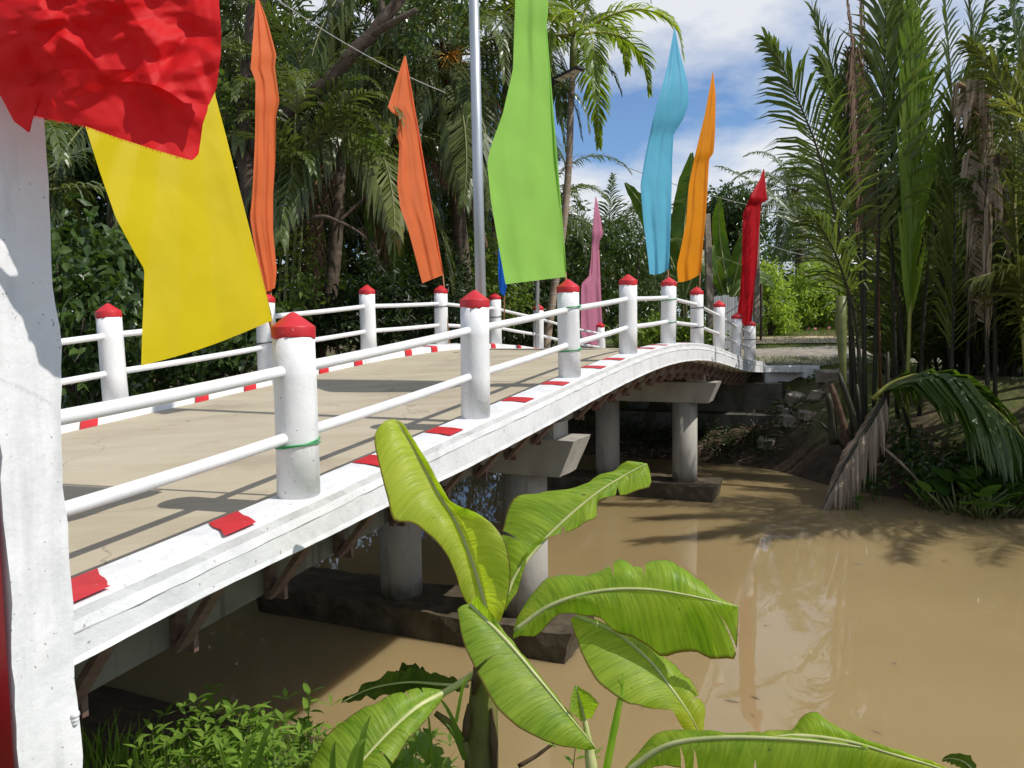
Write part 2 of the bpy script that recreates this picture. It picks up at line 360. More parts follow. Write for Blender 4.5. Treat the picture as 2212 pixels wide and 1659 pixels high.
def banana_mat(name, c0, c1, yel, trans=.42, tip=.0, tcol=(2.0, 2.05, .6)):
    """banana blade: fine veins run from the midrib to the edge (u along the leaf, v across it)"""
    m, t = M(name)
    uv = nd(t, 'ShaderNodeUVMap', uv_map='UVMap'); sp_ = nd(t, 'ShaderNodeSeparateXYZ'); t.links.new(uv.outputs[0], sp_.inputs[0])
    ab = nd(t, 'ShaderNodeMath', operation='ABSOLUTE'); t.links.new(sp_.outputs[1], ab.inputs[0])
    sh = nd(t, 'ShaderNodeMath', operation='MULTIPLY_ADD'); t.links.new(ab.outputs[0], sh.inputs[0]); sh.inputs[1].default_value = .035; t.links.new(sp_.outputs[0], sh.inputs[2])
    cb = nd(t, 'ShaderNodeCombineXYZ'); t.links.new(sh.outputs[0], cb.inputs[0])
    v2 = nd(t, 'ShaderNodeMath', operation='MULTIPLY'); t.links.new(sp_.outputs[1], v2.inputs[0]); v2.inputs[1].default_value = .02; t.links.new(v2.outputs[0], cb.inputs[1])
    def nz(sc, de):
        n = nd(t, 'ShaderNodeTexNoise'); n.inputs['Scale'].default_value = sc; n.inputs['Detail'].default_value = de; t.links.new(cb.outputs[0], n.inputs['Vector']); return n.outputs[0]
    veins = nz(75, 3); broad = nz(14, 2)
    c = mixc(t, ramp(t, veins, [(.33, 0.), (.67, 1.)]), c0, c1)
    c = mixc(t, ramp(t, broad, [(.35, 0.), (.75, .55)]), c, yel)
    big = tex(t, 5.5, 3, .5, 'Object'); c = mixc(t, ramp(t, big, [(.48, 0.), (.72, .6)]), c, yel)
    c = mixc(t, ramp(t, tex(t, 38, 3, .6, 'Object'), [(.69, 0.), (.74, .8)]), c, (.11, .085, .02))
    # tired brown rim and yellowed tip
    rim = ramp(t, ab.outputs[0], [(.95, 0.), (.985, 1.)]); c = mixc(t, rim, c, (.14, .10, .025))
    if tip: c = mixc(t, ramp(t, sp_.outputs[0], [(.62, 0.), (1., tip)]), c, (.42, .42, .03))
    n = bump(t, veins, 1.0, .006); n = bump(t, broad, .7, .012, n)
    p = pbsdf(t, c, .42, .38, n)
    tr = nd(t, 'ShaderNodeBsdfTranslucent'); tc_ = mixc(t, 1.0, c, tcol, 'MULTIPLY'); t.links.new(tc_, tr.inputs[0]); t.links.new(n, tr.inputs['Normal'])
    ms = nd(t, 'ShaderNodeMixShader'); ms.inputs[0].default_value = trans
    t.links.new(p.outputs[0], ms.inputs[1]); t.links.new(tr.outputs[0], ms.inputs[2]); out(t, ms.outputs[0]); return m
MT['ban'] = banana_mat('banana_leaf', (.135, .25, .018), (.27, .42, .04), (.40, .50, .07), .55)
MT['ban_y'] = banana_mat('young_banana_leaf', (.28, .37, .03), (.38, .47, .06), (.48, .53, .10), .58)
MT['ban_t'] = banana_mat('yellow_tipped_banana_leaf', (.165, .285, .02), (.31, .46, .04), (.44, .54, .07), .56, .95)
MT['ban_d'] = banana_mat('old_banana_leaf', (.03, .065, .012), (.055, .10, .018), (.09, .12, .03), .25)
MT['ban_far'] = banana_mat('background_banana_leaf', (.035, .085, .012), (.07, .14, .02), (.12, .18, .03), .35)

def ground_mat():
    m, t = M('earth_and_short_grass')
    n1 = tex(t, .55, 6, .6, 'Pos'); n2 = tex(t, 5, 6, .65, 'Pos')
    soil = ramp(t, n2, [(.3, (.075, .052, .032)), (.6, (.15, .11, .07)), (.8, (.23, .18, .12))])
    grass = ramp(t, n2, [(.3, (.055, .075, .018)), (.7, (.12, .145, .04))])
    c = mixc(t, ramp(t, n1, [(.42, 0.), (.56, 1.)]), soil, grass)
    g = nd(t, 'ShaderNodeNewGeometry'); s_ = nd(t, 'ShaderNodeSeparateXYZ'); t.links.new(g.outputs['Position'], s_.inputs[0])
    mud = nd(t, 'ShaderNodeMapRange'); t.links.new(s_.outputs[2], mud.inputs[0]); mud.inputs[1].default_value = .5; mud.inputs[2].default_value = 1.5; mud.inputs[3].default_value = 1; mud.inputs[4].default_value = 0
    c = mixc(t, mud.outputs[0], c, ramp(t, n2, [(.3, (.035, .024, .015)), (.7, (.10, .07, .045))]))
    n = bump(t, n2, .7, .05); n = bump(t, tex(t, 40, 4, .6, 'Pos'), .5, .01, n)
    out(t, pbsdf(t, c, .9, .2, n).outputs[0]); return m
MT['ground'] = ground_mat()
MT['gravel'] = surf('gravel_road', [(.25, (.20, .175, .14)), (.5, (.30, .265, .215)), (.8, (.40, .37, .32))], 3, .9, .15, [(30, .7, .02), (120, .6, .006)], vec='Pos', stain=(.5, .5, .62, (.17, .165, .16), None))
MT['sand'] = surf('dry_sandy_yard', [(.3, (.40, .31, .20)), (.7, (.52, .42, .29))], 2, .9, .15, [(40, .4, .008)], vec='Pos')
def water_mat():
    m, t = M('muddy_canal_water')
    c = ramp(t, tex(t, .35, 4, .5, 'Pos'), [(.3, (.262, .19, .09)), (.7, (.305, .224, .11))])
    n = bump(t, tex(t, 1.3, 3, .5, 'Pos', (1, 1, 1)), .045, .05)
    n = bump(t, tex(t, 6.5, 3, .5, 'Pos', (1, .6, 1)), .035, .012, n)
    p = pbsdf(t, c, .02, .5, n); p.subsurface_method = 'BURLEY'; p.inputs['Subsurface Weight'].default_value = 1.0; p.inputs['Subsurface Radius'].default_value = (1.0, .8, .5); p.inputs['Subsurface Scale'].default_value = .30; p.inputs['IOR'].default_value = 1.38
    out(t, p.outputs[0]); return m
MT['water'] = water_mat()
# ================================================================== the setting
def ip(x, xs, ys): return float(np.interp(x, xs, ys))
def s_near(r): return ip(r, [-40, -16, -13, -10.5, -8.5, -7, -2, 1, 6, 30], [26, 20, 15, 9.5, 6.2, 5.0, 5.0, 4.6, 2.5, -6])
def s_far(r): return ip(r, [-40, -16, -9, -7, -3, -2, -.7, 1.5, 5, 12, 40], [36, 27, 20.5, 19.1, 18.9, 18.5, 16.9, 15.6, 14.8, 15.5, 20])
def ground_z(x, y):
    s = x * BD.x + y * BD.y; r = x * BRR.x + y * BRR.y
    dn = s_near(r) - s; df = s - s_far(r)
    n1 = noise.noise(V((x * .35, y * .35, 1))) * .16 + noise.noise(V((x * 1.3, y * 1.3, 5))) * .06
    if dn >= 0: z = min(1.72, .42 * dn) + n1 * min(1, dn)
    elif df >= 0:
        z = .75 * df if df < 1.1 else min(2.02, .825 + .5 * (df - 1.1))
        if z > 2.0: z += min(.95, .058 * max(0, s - 22))
        z += n1 * (min(1, df) if z < 1.9 else .12)
    else: z = -.9 * min(1, min(-dn, -df) * .7)
    if s > 20.75 and -7.2 < r < -1.9: z = 2.02 + min(.95, .058 * max(0, s - 22))                      # made-up road behind the far abutment
    elif s > 19.8 and -6.6 < r < -2.4: z = min(z, .95)
    if s < 1.4 and -7.2 < r < -2.0: z = 2.1
    return z
def terrain():
    xs = np.r_[np.arange(-70, -16, 3.0), np.arange(-16, 18, .45), np.arange(18, 90, 3.5), 140, 300, 700]
    ys = np.r_[-300, -60, np.arange(-14, 30, .45), np.arange(30, 90, 3.5), 140, 300, 800]
    mb = MB()
    mb.grid([[V((x, y, ground_z(x, y))) for x in xs] for y in ys])
    mb.f = [tuple(reversed(f)) for f in mb.f]
    return mb
o = mk('ground', terrain(), MT['ground'], smooth=True); tag(o, kind='structure')
mb = MB(); mb.grid([[V((x, y, 0)) for x in np.linspace(-60, 70, 14)] for y in np.linspace(-30, 70, 12)]); mb.f = [tuple(reversed(f)) for f in mb.f]
o = mk('water', mb, MT['water']); tag(o, kind='structure')
# far road: gravel track from the bridge end, bending to the right, and a pale yard behind it
def ribbon(pts, w, z, n=60, jit=.25):
    c = spline(pts, n); mb = MB(); rows = []
    for i, p in enumerate(c):
        t = c[min(i + 1, n - 1)] - c[max(i - 1, 0)]; t /= np.linalg.norm(t); nrm = np.array([-t[1], t[0]])
        rows.append([V((*(p + nrm * (k * w + jit * noise.noise(V((p[0], p[1], k * 9))))), 0)) for k in (-1, -.75, -.5, -.25, 0, .25, .5, .75, 1)])
        for q_ in rows[-1]: q_.z = max(ground_z(q_.x + a_, q_.y + b_) for a_ in (-.3, 0, .3) for b_ in (-.3, 0, .3)) + z
    mb.grid(rows)
    if (rows[1][0] - rows[0][0]).cross(rows[0][1] - rows[0][0]).z < 0: mb.f = [tuple(reversed(f)) for f in mb.f]
    return mb
def g2(s, r): p = BR(s, r, 0); return (p.x, p.y)
o = mk('road', ribbon([g2(20.9, -4.4), g2(23, -4.2), g2(25.5, -2.4), g2(26.6, 2), g2(26.2, 9), g2(24, 18)], 2.7, .02), MT['gravel']); tag(o, kind='structure')
o = mk('yard_ground', ribbon([g2(31, -9), g2(31.5, -3), g2(31.5, 4), g2(30, 12)], 1.6, .03), MT['sand']); tag(o, kind='structure')

ap = MB().hexa([BR(-16, -6.25, 1.2), BR(-16, -2.75, 1.2), BR(1.01, -2.75, 1.2), BR(1.01, -6.25, 1.2), BR(-16, -6.25, 2.183), BR(-16, -2.75, 2.183), BR(1.01, -2.75, 2.183), BR(1.01, -6.25, 2.183)])
o = mk('approach_road', ap, MT['deck']); tag(o, kind='structure')
# ================================================================== the bridge
NEAR, FARR = -2.694, -6.292                 # post lines
S0N, S0F = 3.239, 5.1
bridge = empty('footbridge', BR(11, -4.5, 0), 'arched concrete bridge with white posts, double pipe rails and striped kerbs over the canal', 'bridge')
def sgrid(a, b, st=.25):
    n = max(2, int(round((b - a) / st)) + 1); return [a + (b - a) * i / (n - 1) for i in range(n)]
def sweep(section, ss, wob=0.0, seed=0):
    """section: list of (r, dz) closed loop swept along the arch"""
    mb = MB(); rows = []
    for s in ss:
        z = prof(s); row = []
        for k, (r, dz) in enumerate(section):
            q = BR(s, r, z + dz)
            if wob: q += V((noise.noise(V((s * 1.7, k * 3.1, seed))) * wob, noise.noise(V((s * 1.7, k * 3.1, seed + 7))) * wob, noise.noise(V((s * 1.7, k * 3.1, seed + 3))) * wob))
            row.append(q)
        rows.append(row)
    mb.grid(rows, closed=True); mb.cap(rows[0]); mb.cap(list(reversed(rows[-1]))); return mb
SS = sgrid(1.0, 20.9)
mk('deck', sweep([(-2.78, -.085), (-2.78, -.19), (-2.9, -.26), (-6.10, -.26), (-6.10, -.085)], SS), MT['deck'], bridge)
IN_N, IN_F = -2.802, -6.06
KB = lambda s: ip(s, [1.6, 2.6, 3.8, 4.8, 6.5, 21], [-.215, -.21, -.245, -.278, -.285, -.27])
def near_kerb():
    mb = MB(); rows = []
    for s in sgrid(1.64, 20.9, .07):
        z = prof(s); b = KB(s); row = []
        for k, (r, dz) in enumerate([(-2.556, -.006), (-2.549, -.014), (-2.553, -.055), (-2.546, -.098), (-2.552, -.104), (-2.553, b + .03), (-2.548, b + .006), (-2.556, b), (-2.90, b - .01), (IN_N - .03, -.20), (IN_N, -.006), (IN_N + .008, .001), (-2.68, .002)]):
            q = BR(s, r, z + dz); w = (0 if k in (0, 10, 11, 12) else .0035) if k not in (1, 3, 4) else .006
            row.append(q + V((noise.noise(V((s * 6.1, k * 3.1, 1))), noise.noise(V((s * 6.1, k * 3.1, 8))), noise.noise(V((s * 6.1, k * 3.1, 4))))) * w + V((0, 0, noise.noise(V((s * 1.3, 2, 2))) * .004)))
        rows.append(row)
    mb.grid(rows, closed=True); mb.cap(rows[0]); mb.cap(list(reversed(rows[-1]))); return mb
kerbN = mk('kerb', near_kerb(), MT['white_k'], bridge)
kerbN['label'] = 'near white kerb and fascia with red dashes'
kerbF = mk('kerb', sweep([(-6.44, -.018), (-6.39, .004), (IN_F, -.004), (IN_F + .02, -.10), (IN_F + .03, -.20), (-6.30, -.285), (-6.44, -.285)], sgrid(1.2, 20.9, .12), .006, 2), MT['white'], bridge)
kerbF['label'] = 'far white kerb with red dashes'
def marking(s, side, ln):
    mb = MB(); ss = sgrid(s - ln / 2, s + ln / 2, ln / 4); rows = []; sk = -.12 if s < 3 else -.04 if s < 5 else -.01
    for i, q in enumerate(ss):
        z = prof(q) + noise.noise(V((q * 1.3, 2, 2))) * .004 + .0035; sl_ = lambda r, dz, dsx=0: BR(q + dsx + (rnd.uniform(-.0045, .0045) if i in (0, len(ss) - 1) else 0), r, z + dz)
        if side == 'n': rows.append([sl_(-2.562, -.004, sk), sl_(-2.575, -.002, sk), sl_(-2.61, .0005, sk * .8), sl_(-2.65, .002, sk * .6), sl_(-2.70, .002, sk * .45), sl_(-2.75, .002, sk * .2), sl_(IN_N + .012, .001)])
        else: rows.append([sl_(-6.34, .001, .05), sl_(-6.2, .001, .03), sl_(IN_F - .004, -.002), sl_(IN_F + .016, -.02), sl_(IN_F + .036, -.088, -.02)])
    mb.grid(rows)
    if side == 'n': mb.f = [tuple(reversed(f)) for f in mb.f]
    return mb
for s in (1.99, 2.76, 3.88, 4.70, 5.92, 6.77, 7.86, 8.55, 9.90, 10.6, 11.9, 12.6, 13.9, 14.6, 15.9, 16.6):
    mk('red_dash', marking(s + .05, 'n', .19), MT['red'], kerbN)
for s in (2.8, 3.6, 4.63, 5.88, 6.55, 7.80, 8.51, 9.72, 10.45, 11.7, 12.48, 13.58, 14.4):
    mk('red_dash', marking(s, 'f', .17), MT['red'], kerbF)
# posts: one body and one cap mesh shared by all
body = MB().lathe([(.109, -.02), (.108, .3), (.107, .6), (.106, .822)], 28)
for i, p in enumerate(body.v):
    a = noise.noise(V((p.x * 9, p.y * 9, p.z * 5))) * .004; body.v[i] = V((p.x * (1 + a / .1), p.y * (1 + a / .1), p.z))
capm = MB().lathe([(.107, .806), (.1095, .810), (.1098, .812), (.1100, .857), (.1090, .8595), (.1060, .862), (.060, .897), (.020, .926), (.010, .931), (.001, .933)], 28)
for i, p in enumerate(capm.v):
    if p.z < .811: capm.v[i] = V((p.x, p.y, p.z + .022 * min(0, noise.noise(V((p.x * 24, p.y * 24, 3)))) + .004 * noise.noise(V((p.x * 60, p.y * 60, 9)))))
_b = _c = None
NP = [S0N + 2 * k for k in range(9)]; FP = [S0F + 2 * k for k in range(-1, 8)]
LEAN = {}
def post(s, r, lean=(0, 0), sc=1.0):
    global _b, _c
    w = Matrix.Translation(BR(s, r, prof(s))) @ Matrix.Rotation(lean[0], 4, 'Y') @ Matrix.Rotation(lean[1], 4, 'X') @ Matrix.Diagonal((sc, sc, 1, 1)) @ Matrix.Rotation(s * 2.3, 4, 'Z')
    if _b is None:
        _b = mk('guard_post', body, MT['white'], None, True, False); _c = mk('cap', capm, MT['red'], None, True, False)
        attach(_b, bridge, w); attach(_c, _b, w); return _b
    o = inst(_b, 'guard_post', bridge, w); inst(_c, 'cap', o, w); return o
for k, s in enumerate(NP): post(s, NEAR, (0.012 * math.sin(k * 2.1), 0), 1.25 if k == 8 else 1.0)
for k, s in enumerate(FP): post(s, FARR, (-.035 if k in (0, 1) else .01 * math.sin(k * 3.3), 0))
def rail(p, q, kink=None):
    mb = MB(); mid = [p, q] if not kink else [p, kink, q]
    n = 8; pts = [p.lerp(q, i / n) - V((0, 0, .006 * math.sin(math.pi * i / n))) for i in range(n + 1)]
    mb.tube(pts, .0295, 14); return mb
def rails(line, r, start=None):
    pts = ([start] if start else []) + line
    for a, b in zip(pts[:-1], pts[1:]):
        for h in (.645, .308):
            mk('rail', rail(BR(a, r, prof(a) + h), BR(b, r, prof(b) + h)), MT['white_rail'], bridge, True)
rails(NP, NEAR, 1.75); rails(FP, FARR, 1.4)
# girders, crossbeams, columns, footings
for r in (-3.06, -4.5, -5.95):
    mk('girder', sweep([(r + .13, -.262), (r + .13, -.55), (r - .13, -.55), (r - .13, -.262)], sgrid(1.9, 20.6, .4)), MT['girder'], bridge)
def wedge(s, th, r0t, r0b, r1t, r1b, zt, zb):
    h = th / 2
    return MB().hexa([BR(s - h, r1b, zb), BR(s - h, r0b, zb), BR(s + h, r0b, zb), BR(s + h, r1b, zb), BR(s - h, r1t, zt), BR(s - h, r0t, zt), BR(s + h, r0t, zt), BR(s + h, r1t, zt)])
def rough_block(s, th, r0t, r0b, r1t, r1b, zt, zb, amp=.025):
    mb = MB(); h = th / 2; ids = {}; nu, nv_, nw = 30, 7, 6
    def pt(i, j, k):
        if (i, j, k) not in ids:
            u, v, w = i / nu, j / nv_, k / nw; r = (r0b * (1 - w) + r0t * w) * (1 - u) + (r1b * (1 - w) + r1t * w) * u
            p = BR(s - h + th * v, r, zb + (zt - zb) * w); e = (u in (0., 1.)) + (v in (0., 1.)) + (w in (0., 1.))
            d = V((noise.noise(p * 5), noise.noise(p * 5 + V((7, 1, 3))), noise.noise(p * 5 + V((2, 8, 4))))) * amp * (1 + .5 * (e > 1)); ids[(i, j, k)] = len(mb.v); mb.v.append(p + d)
        return ids[(i, j, k)]
    for a in range(nu):
        for b in range(nv_):
            for q in (0, nw): mb.f.append((pt(a, b, q), pt(a + 1, b, q), pt(a + 1, b + 1, q), pt(a, b + 1, q)))
        for b in range(nw):
            for q in (0, nv_): mb.f.append((pt(a, q, b), pt(a + 1, q, b), pt(a + 1, q, b + 1), pt(a, q, b + 1)))
    for a in range(nv_):
        for b in range(nw):
            for q in (0, nu): mb.f.append((pt(q, a, b), pt(q, a + 1, b), pt(q, a + 1, b + 1), pt(q, a, b + 1)))
    return mb
for sp, (zt, zb) in ((7.5, (CAMZ - 1.128, CAMZ - 1.495)), (15.1, (CAMZ - 1.10, CAMZ - 1.48))):
    mk('crossbeam', rough_block(sp, .50, -2.66, -2.82, -6.42, -6.26, zt, zb, .007), MT['conc'], bridge)
    for r in (-3.30, -4.83, -6.0)[:2] + (-6.05,):
        if r == -6.05: continue
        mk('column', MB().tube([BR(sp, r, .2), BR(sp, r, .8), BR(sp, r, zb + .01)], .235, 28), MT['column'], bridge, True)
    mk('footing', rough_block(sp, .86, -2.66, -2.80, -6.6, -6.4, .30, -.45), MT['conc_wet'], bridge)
    for r in (-3.06, -4.5, -5.95):
        mk('bearing_block', MB().obox(BR(sp, r, zt + .06), BRR * .17, BD * .2, V((0, 0, .09))), MT['conc'], bridge)
# timber brackets left under the near fascia
def bracket(s):
    z = prof(s)
    mk('bracket_upright', MB().obox(BR(s, -2.905, z - .42), BRR * .018, BD * .03, V((0, 0, .155))), MT['wood'], bridge)
    mk('bracket_upright', MB().obox(BR(s + .04, -2.88, z - .535), BRR * .04, BD * .014, V((0, 0, .05))), MT['wood'], bridge)
    a = BR(s + .03, -2.66, z + KB(s) - .02); b = BR(s - .01, -2.875, z - .545)
    mk('bracket_brace', MB().beam(a, b, .03, .07, BD), MT['wood'], bridge)
s = 2.05
while s < 19.5:
    if abs(s - 7.5) > .2: bracket(s)
    s += .60 + rnd.uniform(-.03, .03)
# abutments
mk('abutment', MB().hexa([BR(20.55, -6.7, .1), BR(20.55, -2.1, .1), BR(21.2, -2.1, .1), BR(21.2, -6.7, .1), BR(20.55, -6.7, 1.78), BR(20.55, -2.1, 1.78), BR(21.2, -2.1, 1.78), BR(21.2, -6.7, 1.78)]), MT['abut'], bridge)
mk('abutment', MB().hexa([BR(19.9, -6.5, -.2), BR(19.9, -2.2, -.2), BR(20.56, -2.2, -.2), BR(20.56, -6.5, -.2), BR(19.9, -6.5, 1.05), BR(19.9, -2.2, 1.05), BR(20.56, -2.2, 1.05), BR(20.56, -6.5, 1.05)]), MT['abut'], bridge)
mk('abutment', MB().hexa([BR(1.1, -6.5, .2), BR(1.1, -2.75, .2), BR(1.75, -2.75, .2), BR(1.75, -6.5, .2), BR(1.1, -6.5, 1.7), BR(1.1, -2.75, 1.7), BR(1.75, -2.75, 1.7), BR(1.75, -6.5, 1.7)]), MT['abut'], bridge)
# rounded white kerb that runs on from the far end
def wing(pts, w, h):
    mb = MB(); c = spline(pts, 14); rows = []
    for i, p in enumerate(c):
        t = c[min(i + 1, 13)] - c[max(i - 1, 0)]; t /= np.linalg.norm(t); n = np.array([-t[1], t[0]])
        z = 1.95
        rows.append([V((*(p + n * w * a), z + b)) for a, b in ((-1.15, -.35), (-1, h * .8), (-.7, h), (.7, h), (1, h * .8), (1.15, -.35))])
    mb.grid(rows); mb.cap(rows[-1]); mb.cap(list(reversed(rows[0]))); return mb
tag(mk('wing_kerb', wing([g2(20.95, -2.62), g2(21.15, -2.25), g2(21.3, -1.8), g2(21.35, -1.3)], .15, .24), MT['white'], None, True), 'white painted rounded kerb running on from the far end of the bridge', 'kerb')
mk('bank_wall', MB().hexa([BR(20.85, -2.72, .1), BR(21.0, -1.98, .1), BR(21.3, -1.98, .1), BR(21.2, -2.72, .1), BR(20.9, -2.72, 1.80), BR(21.05, -2.0, 1.76), BR(21.3, -2.0, 1.76), BR(21.2, -2.72, 1.80)]), MT['stone'])
tag(bpy.data.objects['bank_wall'], 'grey retaining wall under the rounded white kerb at the far bank', 'wall')

# ------------------------------------------------------------------ end pillars
def hatch_mat():
    m, t = M('red_and_white_warning_stripes')
    c_ = nd(t, 'ShaderNodeTexCoord'); s_ = nd(t, 'ShaderNodeSeparateXYZ'); t.links.new(c_.outputs['UV'], s_.inputs[0])
    a = nd(t, 'ShaderNodeMath', operation='ADD'); t.links.new(s_.outputs[0], a.inputs[0]); t.links.new(s_.outputs[1], a.inputs[1])
    f = nd(t, 'ShaderNodeMath', operation='FRACT'); t.links.new(a.outputs[0], f.inputs[0])
    g = nd(t, 'ShaderNodeMath', operation='GREATER_THAN'); t.links.new(f.outputs[0], g.inputs[0]); g.inputs[1].default_value = .5
    e = nd(t, 'ShaderNodeMath', operation='GREATER_THAN'); t.links.new(s_.outputs[0], e.inputs[0]); e.inputs[1].default_value = .86
    mxx = nd(t, 'ShaderNodeMath', operation='MAXIMUM'); t.links.new(g.outputs[0], mxx.inputs[0]); t.links.new(e.outputs[0], mxx.inputs[1])
    c = mixc(t, mxx.outputs[0], (.78, .78, .77), (.46, .012, .022))
    out(t, pbsdf(t, c, .5, .4, bump(t, tex(t, 30, 4), .3, .006)).outputs[0]); return m
MT['hatch'] = hatch_mat()
def pillar(loc, s0, s1, r0, r1, z0, z1, label, front):
    root = empty('gate_pillar', loc, label, 'pillar')
    mb = MB(); nz, nr, ns = 46, 6, 5
    def face(fn, na, nb):
        mb.grid([[fn(i / na, j / nb) for j in range(nb + 1)] for i in range(na + 1)])
    zf = lambda v: z0 + (z1 - z0) * v
    def rough(p, edge): 
        k = .004 + (.007 if edge else 0)
        return p + V((noise.noise(p * 6) * k, noise.noise(p * 6 + V((9, 2, 1))) * k, 0)) + V((noise.noise(p * 23), noise.noise(p * 23 + V((3, 3, 3))), 0)) * k * .6
    face(lambda v, u: rough(BR(s0 + (s1 - s0) * u, r1, zf(v)), u in (0., 1.)), nz, ns)          # towards the canal
    face(lambda v, u: rough(BR(s1, r1 + (r0 - r1) * u, zf(v)), u == 0.), nz, nr)
    face(lambda v, u: rough(BR(s0, r0 + (r1 - r0) * u, zf(v)), u == 1.), nz, nr)
    face(lambda v, u: BR(s1 + (s0 - s1) * u, r0, zf(v)), nz, ns)
    mb.quad(BR(s0, r0, z1), BR(s0, r1, z1), BR(s1, r1, z1), BR(s1, r0, z1))
    mk('pillar_body', mb, MT['white'], root, True)
    sf = s0 - .014 if front < 0 else s1 + .014
    q = MB(); q.grid([[BR(sf, r0 + .03 + (r1 - r0 - .036) * u / 6, z0 + .1 + (z1 - z0 - .3) * v / 12) for u in range(7)] for v in range(13)])
    q.uv = [(u / 6, v / 12 * (z1 - z0) * 1.1) for v in range(13) for u in range(7)]
    mk('striped_face', q, MT['hatch'], root); return root
pillar(BR(1.73, -3.0, .9), 1.625, 1.845, -3.45, -2.545, .9, 4.07, 'tall white plastered pillar at the near end, flag shadow across its top', -1)
pillar(BR(20.7, -6.8, 2.2), 20.3, 20.55, -7.35, -6.62, 1.9, 3.05, 'low striped red and white pillar at the far end behind the pink flag', -1)
# plaster drip lump low on the near pillar
bl = MB()
for (x, y, rr) in ((184, 1518, .018), (180, 1528, .015), (190, 1536, .012)):
    c = BR(1.83, -2.545, 0); c = V((c.x, c.y, P(x, y, 2.9).z)); n0 = len(bl.v)
    bl.lathe([(rr * math.sin(a), -rr * math.cos(a)) for a in np.linspace(.05, 3.09, 7)], 12, c)
mk('plaster_lump', bl, MT['white'], bpy.data.objects['gate_pillar'], True)
# ================================================================== flags
def fbm(p, o=3):
    return noise.fractal(p, 1.0, 2.0, o)
def cloth(Lp, Rp, d, nu=18, nv=46, folds=3.0, amp=.035, seed=0, bottom=None, crump=.008, dslope=.8, tri=0):
    """a hanging cloth between two edge lines read off the photo, with real folds in depth"""
    def edge(pts):
        A = np.array(pts, float); yy = np.maximum.accumulate(A[:, 1] + np.arange(len(A)) * .01); q = yy[0] + (yy[-1] - yy[0]) * np.linspace(0, 1, nv)
        return np.stack([np.interp(q, yy, A[:, 0]), q], 1)
    L = edge(Lp); Rr = edge(Rp); rows = []; uv = []
    for i in range(nv):
        v = i / (nv - 1); row = []
        wpx = abs(Rr[i][0] - L[i][0]); wm = wpx * d / FPX
        for j in range(nu):
            u = j / (nu - 1)
            x = L[i][0] * (1 - u) + Rr[i][0] * u; y = L[i][1] * (1 - u) + Rr[i][1] * u
            if bottom and v > .9: y += bottom * math.sin(math.pi * u) * (v - .9) / .1
            a = min(amp * .36, wm * .085) * (.8 if tri else 1)
            w = math.sin(2 * math.pi * (folds * u + .35 * math.sin(v * 3 + seed)) + seed * 1.7) * a * (.45 + .55 * v)
            w += math.sin(2 * math.pi * (folds * 1.9 * u - v * .8) + seed) * a * .35
            if tri:
                th_ = math.atan2(x - 395, y + 120); ph_ = (folds * 1.35 * (th_ + .5) / .62 + .05 * math.sin(v * 3)) % 1.0; w = (abs(ph_ - .5) * 2 - .5) * a * 1.5 * (.5 + .5 * v) + .12 * w
            w += fbm(V((u * 3.5 + seed, v * 6, seed * 3.1))) * crump * 2 * min(1, wm / .45)
            row.append(P(x, y, d + w - dslope * wm * (1 - u)))
        rows.append(row)
    mb = MB().grid(rows); return mb
def pole(pts, d, r=.012):
    return MB().tube([P(x, y, d_) for (x, y), d_ in zip(pts, d if hasattr(d, '__len__') else [d] * len(pts))], r, 8)
def ring(c, r, z, n=20, th=.004, sag=.02, twist=0):
    pts = [V((c.x + r * math.cos(2 * math.pi * k / n), c.y + r * math.sin(2 * math.pi * k / n), z + sag * math.sin(2 * math.pi * k / n + twist))) for k in range(n + 1)]
    return MB().tube(pts, th, 6)
def flag(label, mat, L, Rr, d, pl, pd=None, ties=(), tmat='string_green', **k):
    root = empty('festival_flag', P(*pl[-1], d), label, 'flag', 'flags tied along the bridge')
    mk('cloth', cloth(L, Rr, d, **k), mat, root, True)
    mk('pole', pole(pl, pd or [d + .05] * (len(pl) - 2) + [d + .03, d + .02]), MT['bamboo'], root, True)
    mk('sleeve', MB().tube([P(x, y, d + .012) for (x, y) in poly_at(pl[:-1], np.linspace(.004, .985, 16))], [.006] + [.0145] * 15, 8), mat, root, True)
    for (s, r, h, rr) in ties:
        c = BR(s, r, 0); t = h + prof(s)
        mk('tie', ring(c, rr, t, sag=.02, twist=1.0, th=.0045), MT[tmat], root, True)
        mk('tie', ring(c, rr + .001, t - .012, sag=.012, twist=2.2, th=.0045), MT[tmat], root, True)
    return root
flag('wide yellow satin flag hanging beside the nearest post', MT['f_yellow'],
     [(150, 60), (160, 160), (185, 275), (215, 370), (250, 470), (290, 545), (312, 582), (310, 650), (307, 720), (305, 790)],
     [(425, 50), (465, 205), (490, 300), (520, 420), (555, 560), (588, 692)], 4.28, [(420, 50), (459, 205), (584, 692), (657, 985)], [4.33, 4.33, 4.33, 4.33],
     ties=[(NP[0], NEAR, .27, .115)], folds=2.3, amp=.05, seed=1, bottom=8, crump=.0025, nu=60, nv=70, tri=1)
flag('narrow orange flag rising to the top edge behind the yellow flag', MT['f_orange'],
     [(553, -8), (548, 60), (541, 150), (552, 172), (551, 300), (545, 420), (540, 470), (548, 520), (560, 580), (573, 632)],
     [(557, -8), (576, 40), (598, 122), (593, 140), (600, 190), (604, 220), (596, 250), (595, 350), (590, 420), (590, 500), (598, 585), (594, 622)], 9.0,
     [(553, -10), (585, 640), (592, 765)], ties=[(FP[2], FARR, .36, .115)], tmat='string_dark', folds=2.0, amp=.05, seed=2, nu=22)
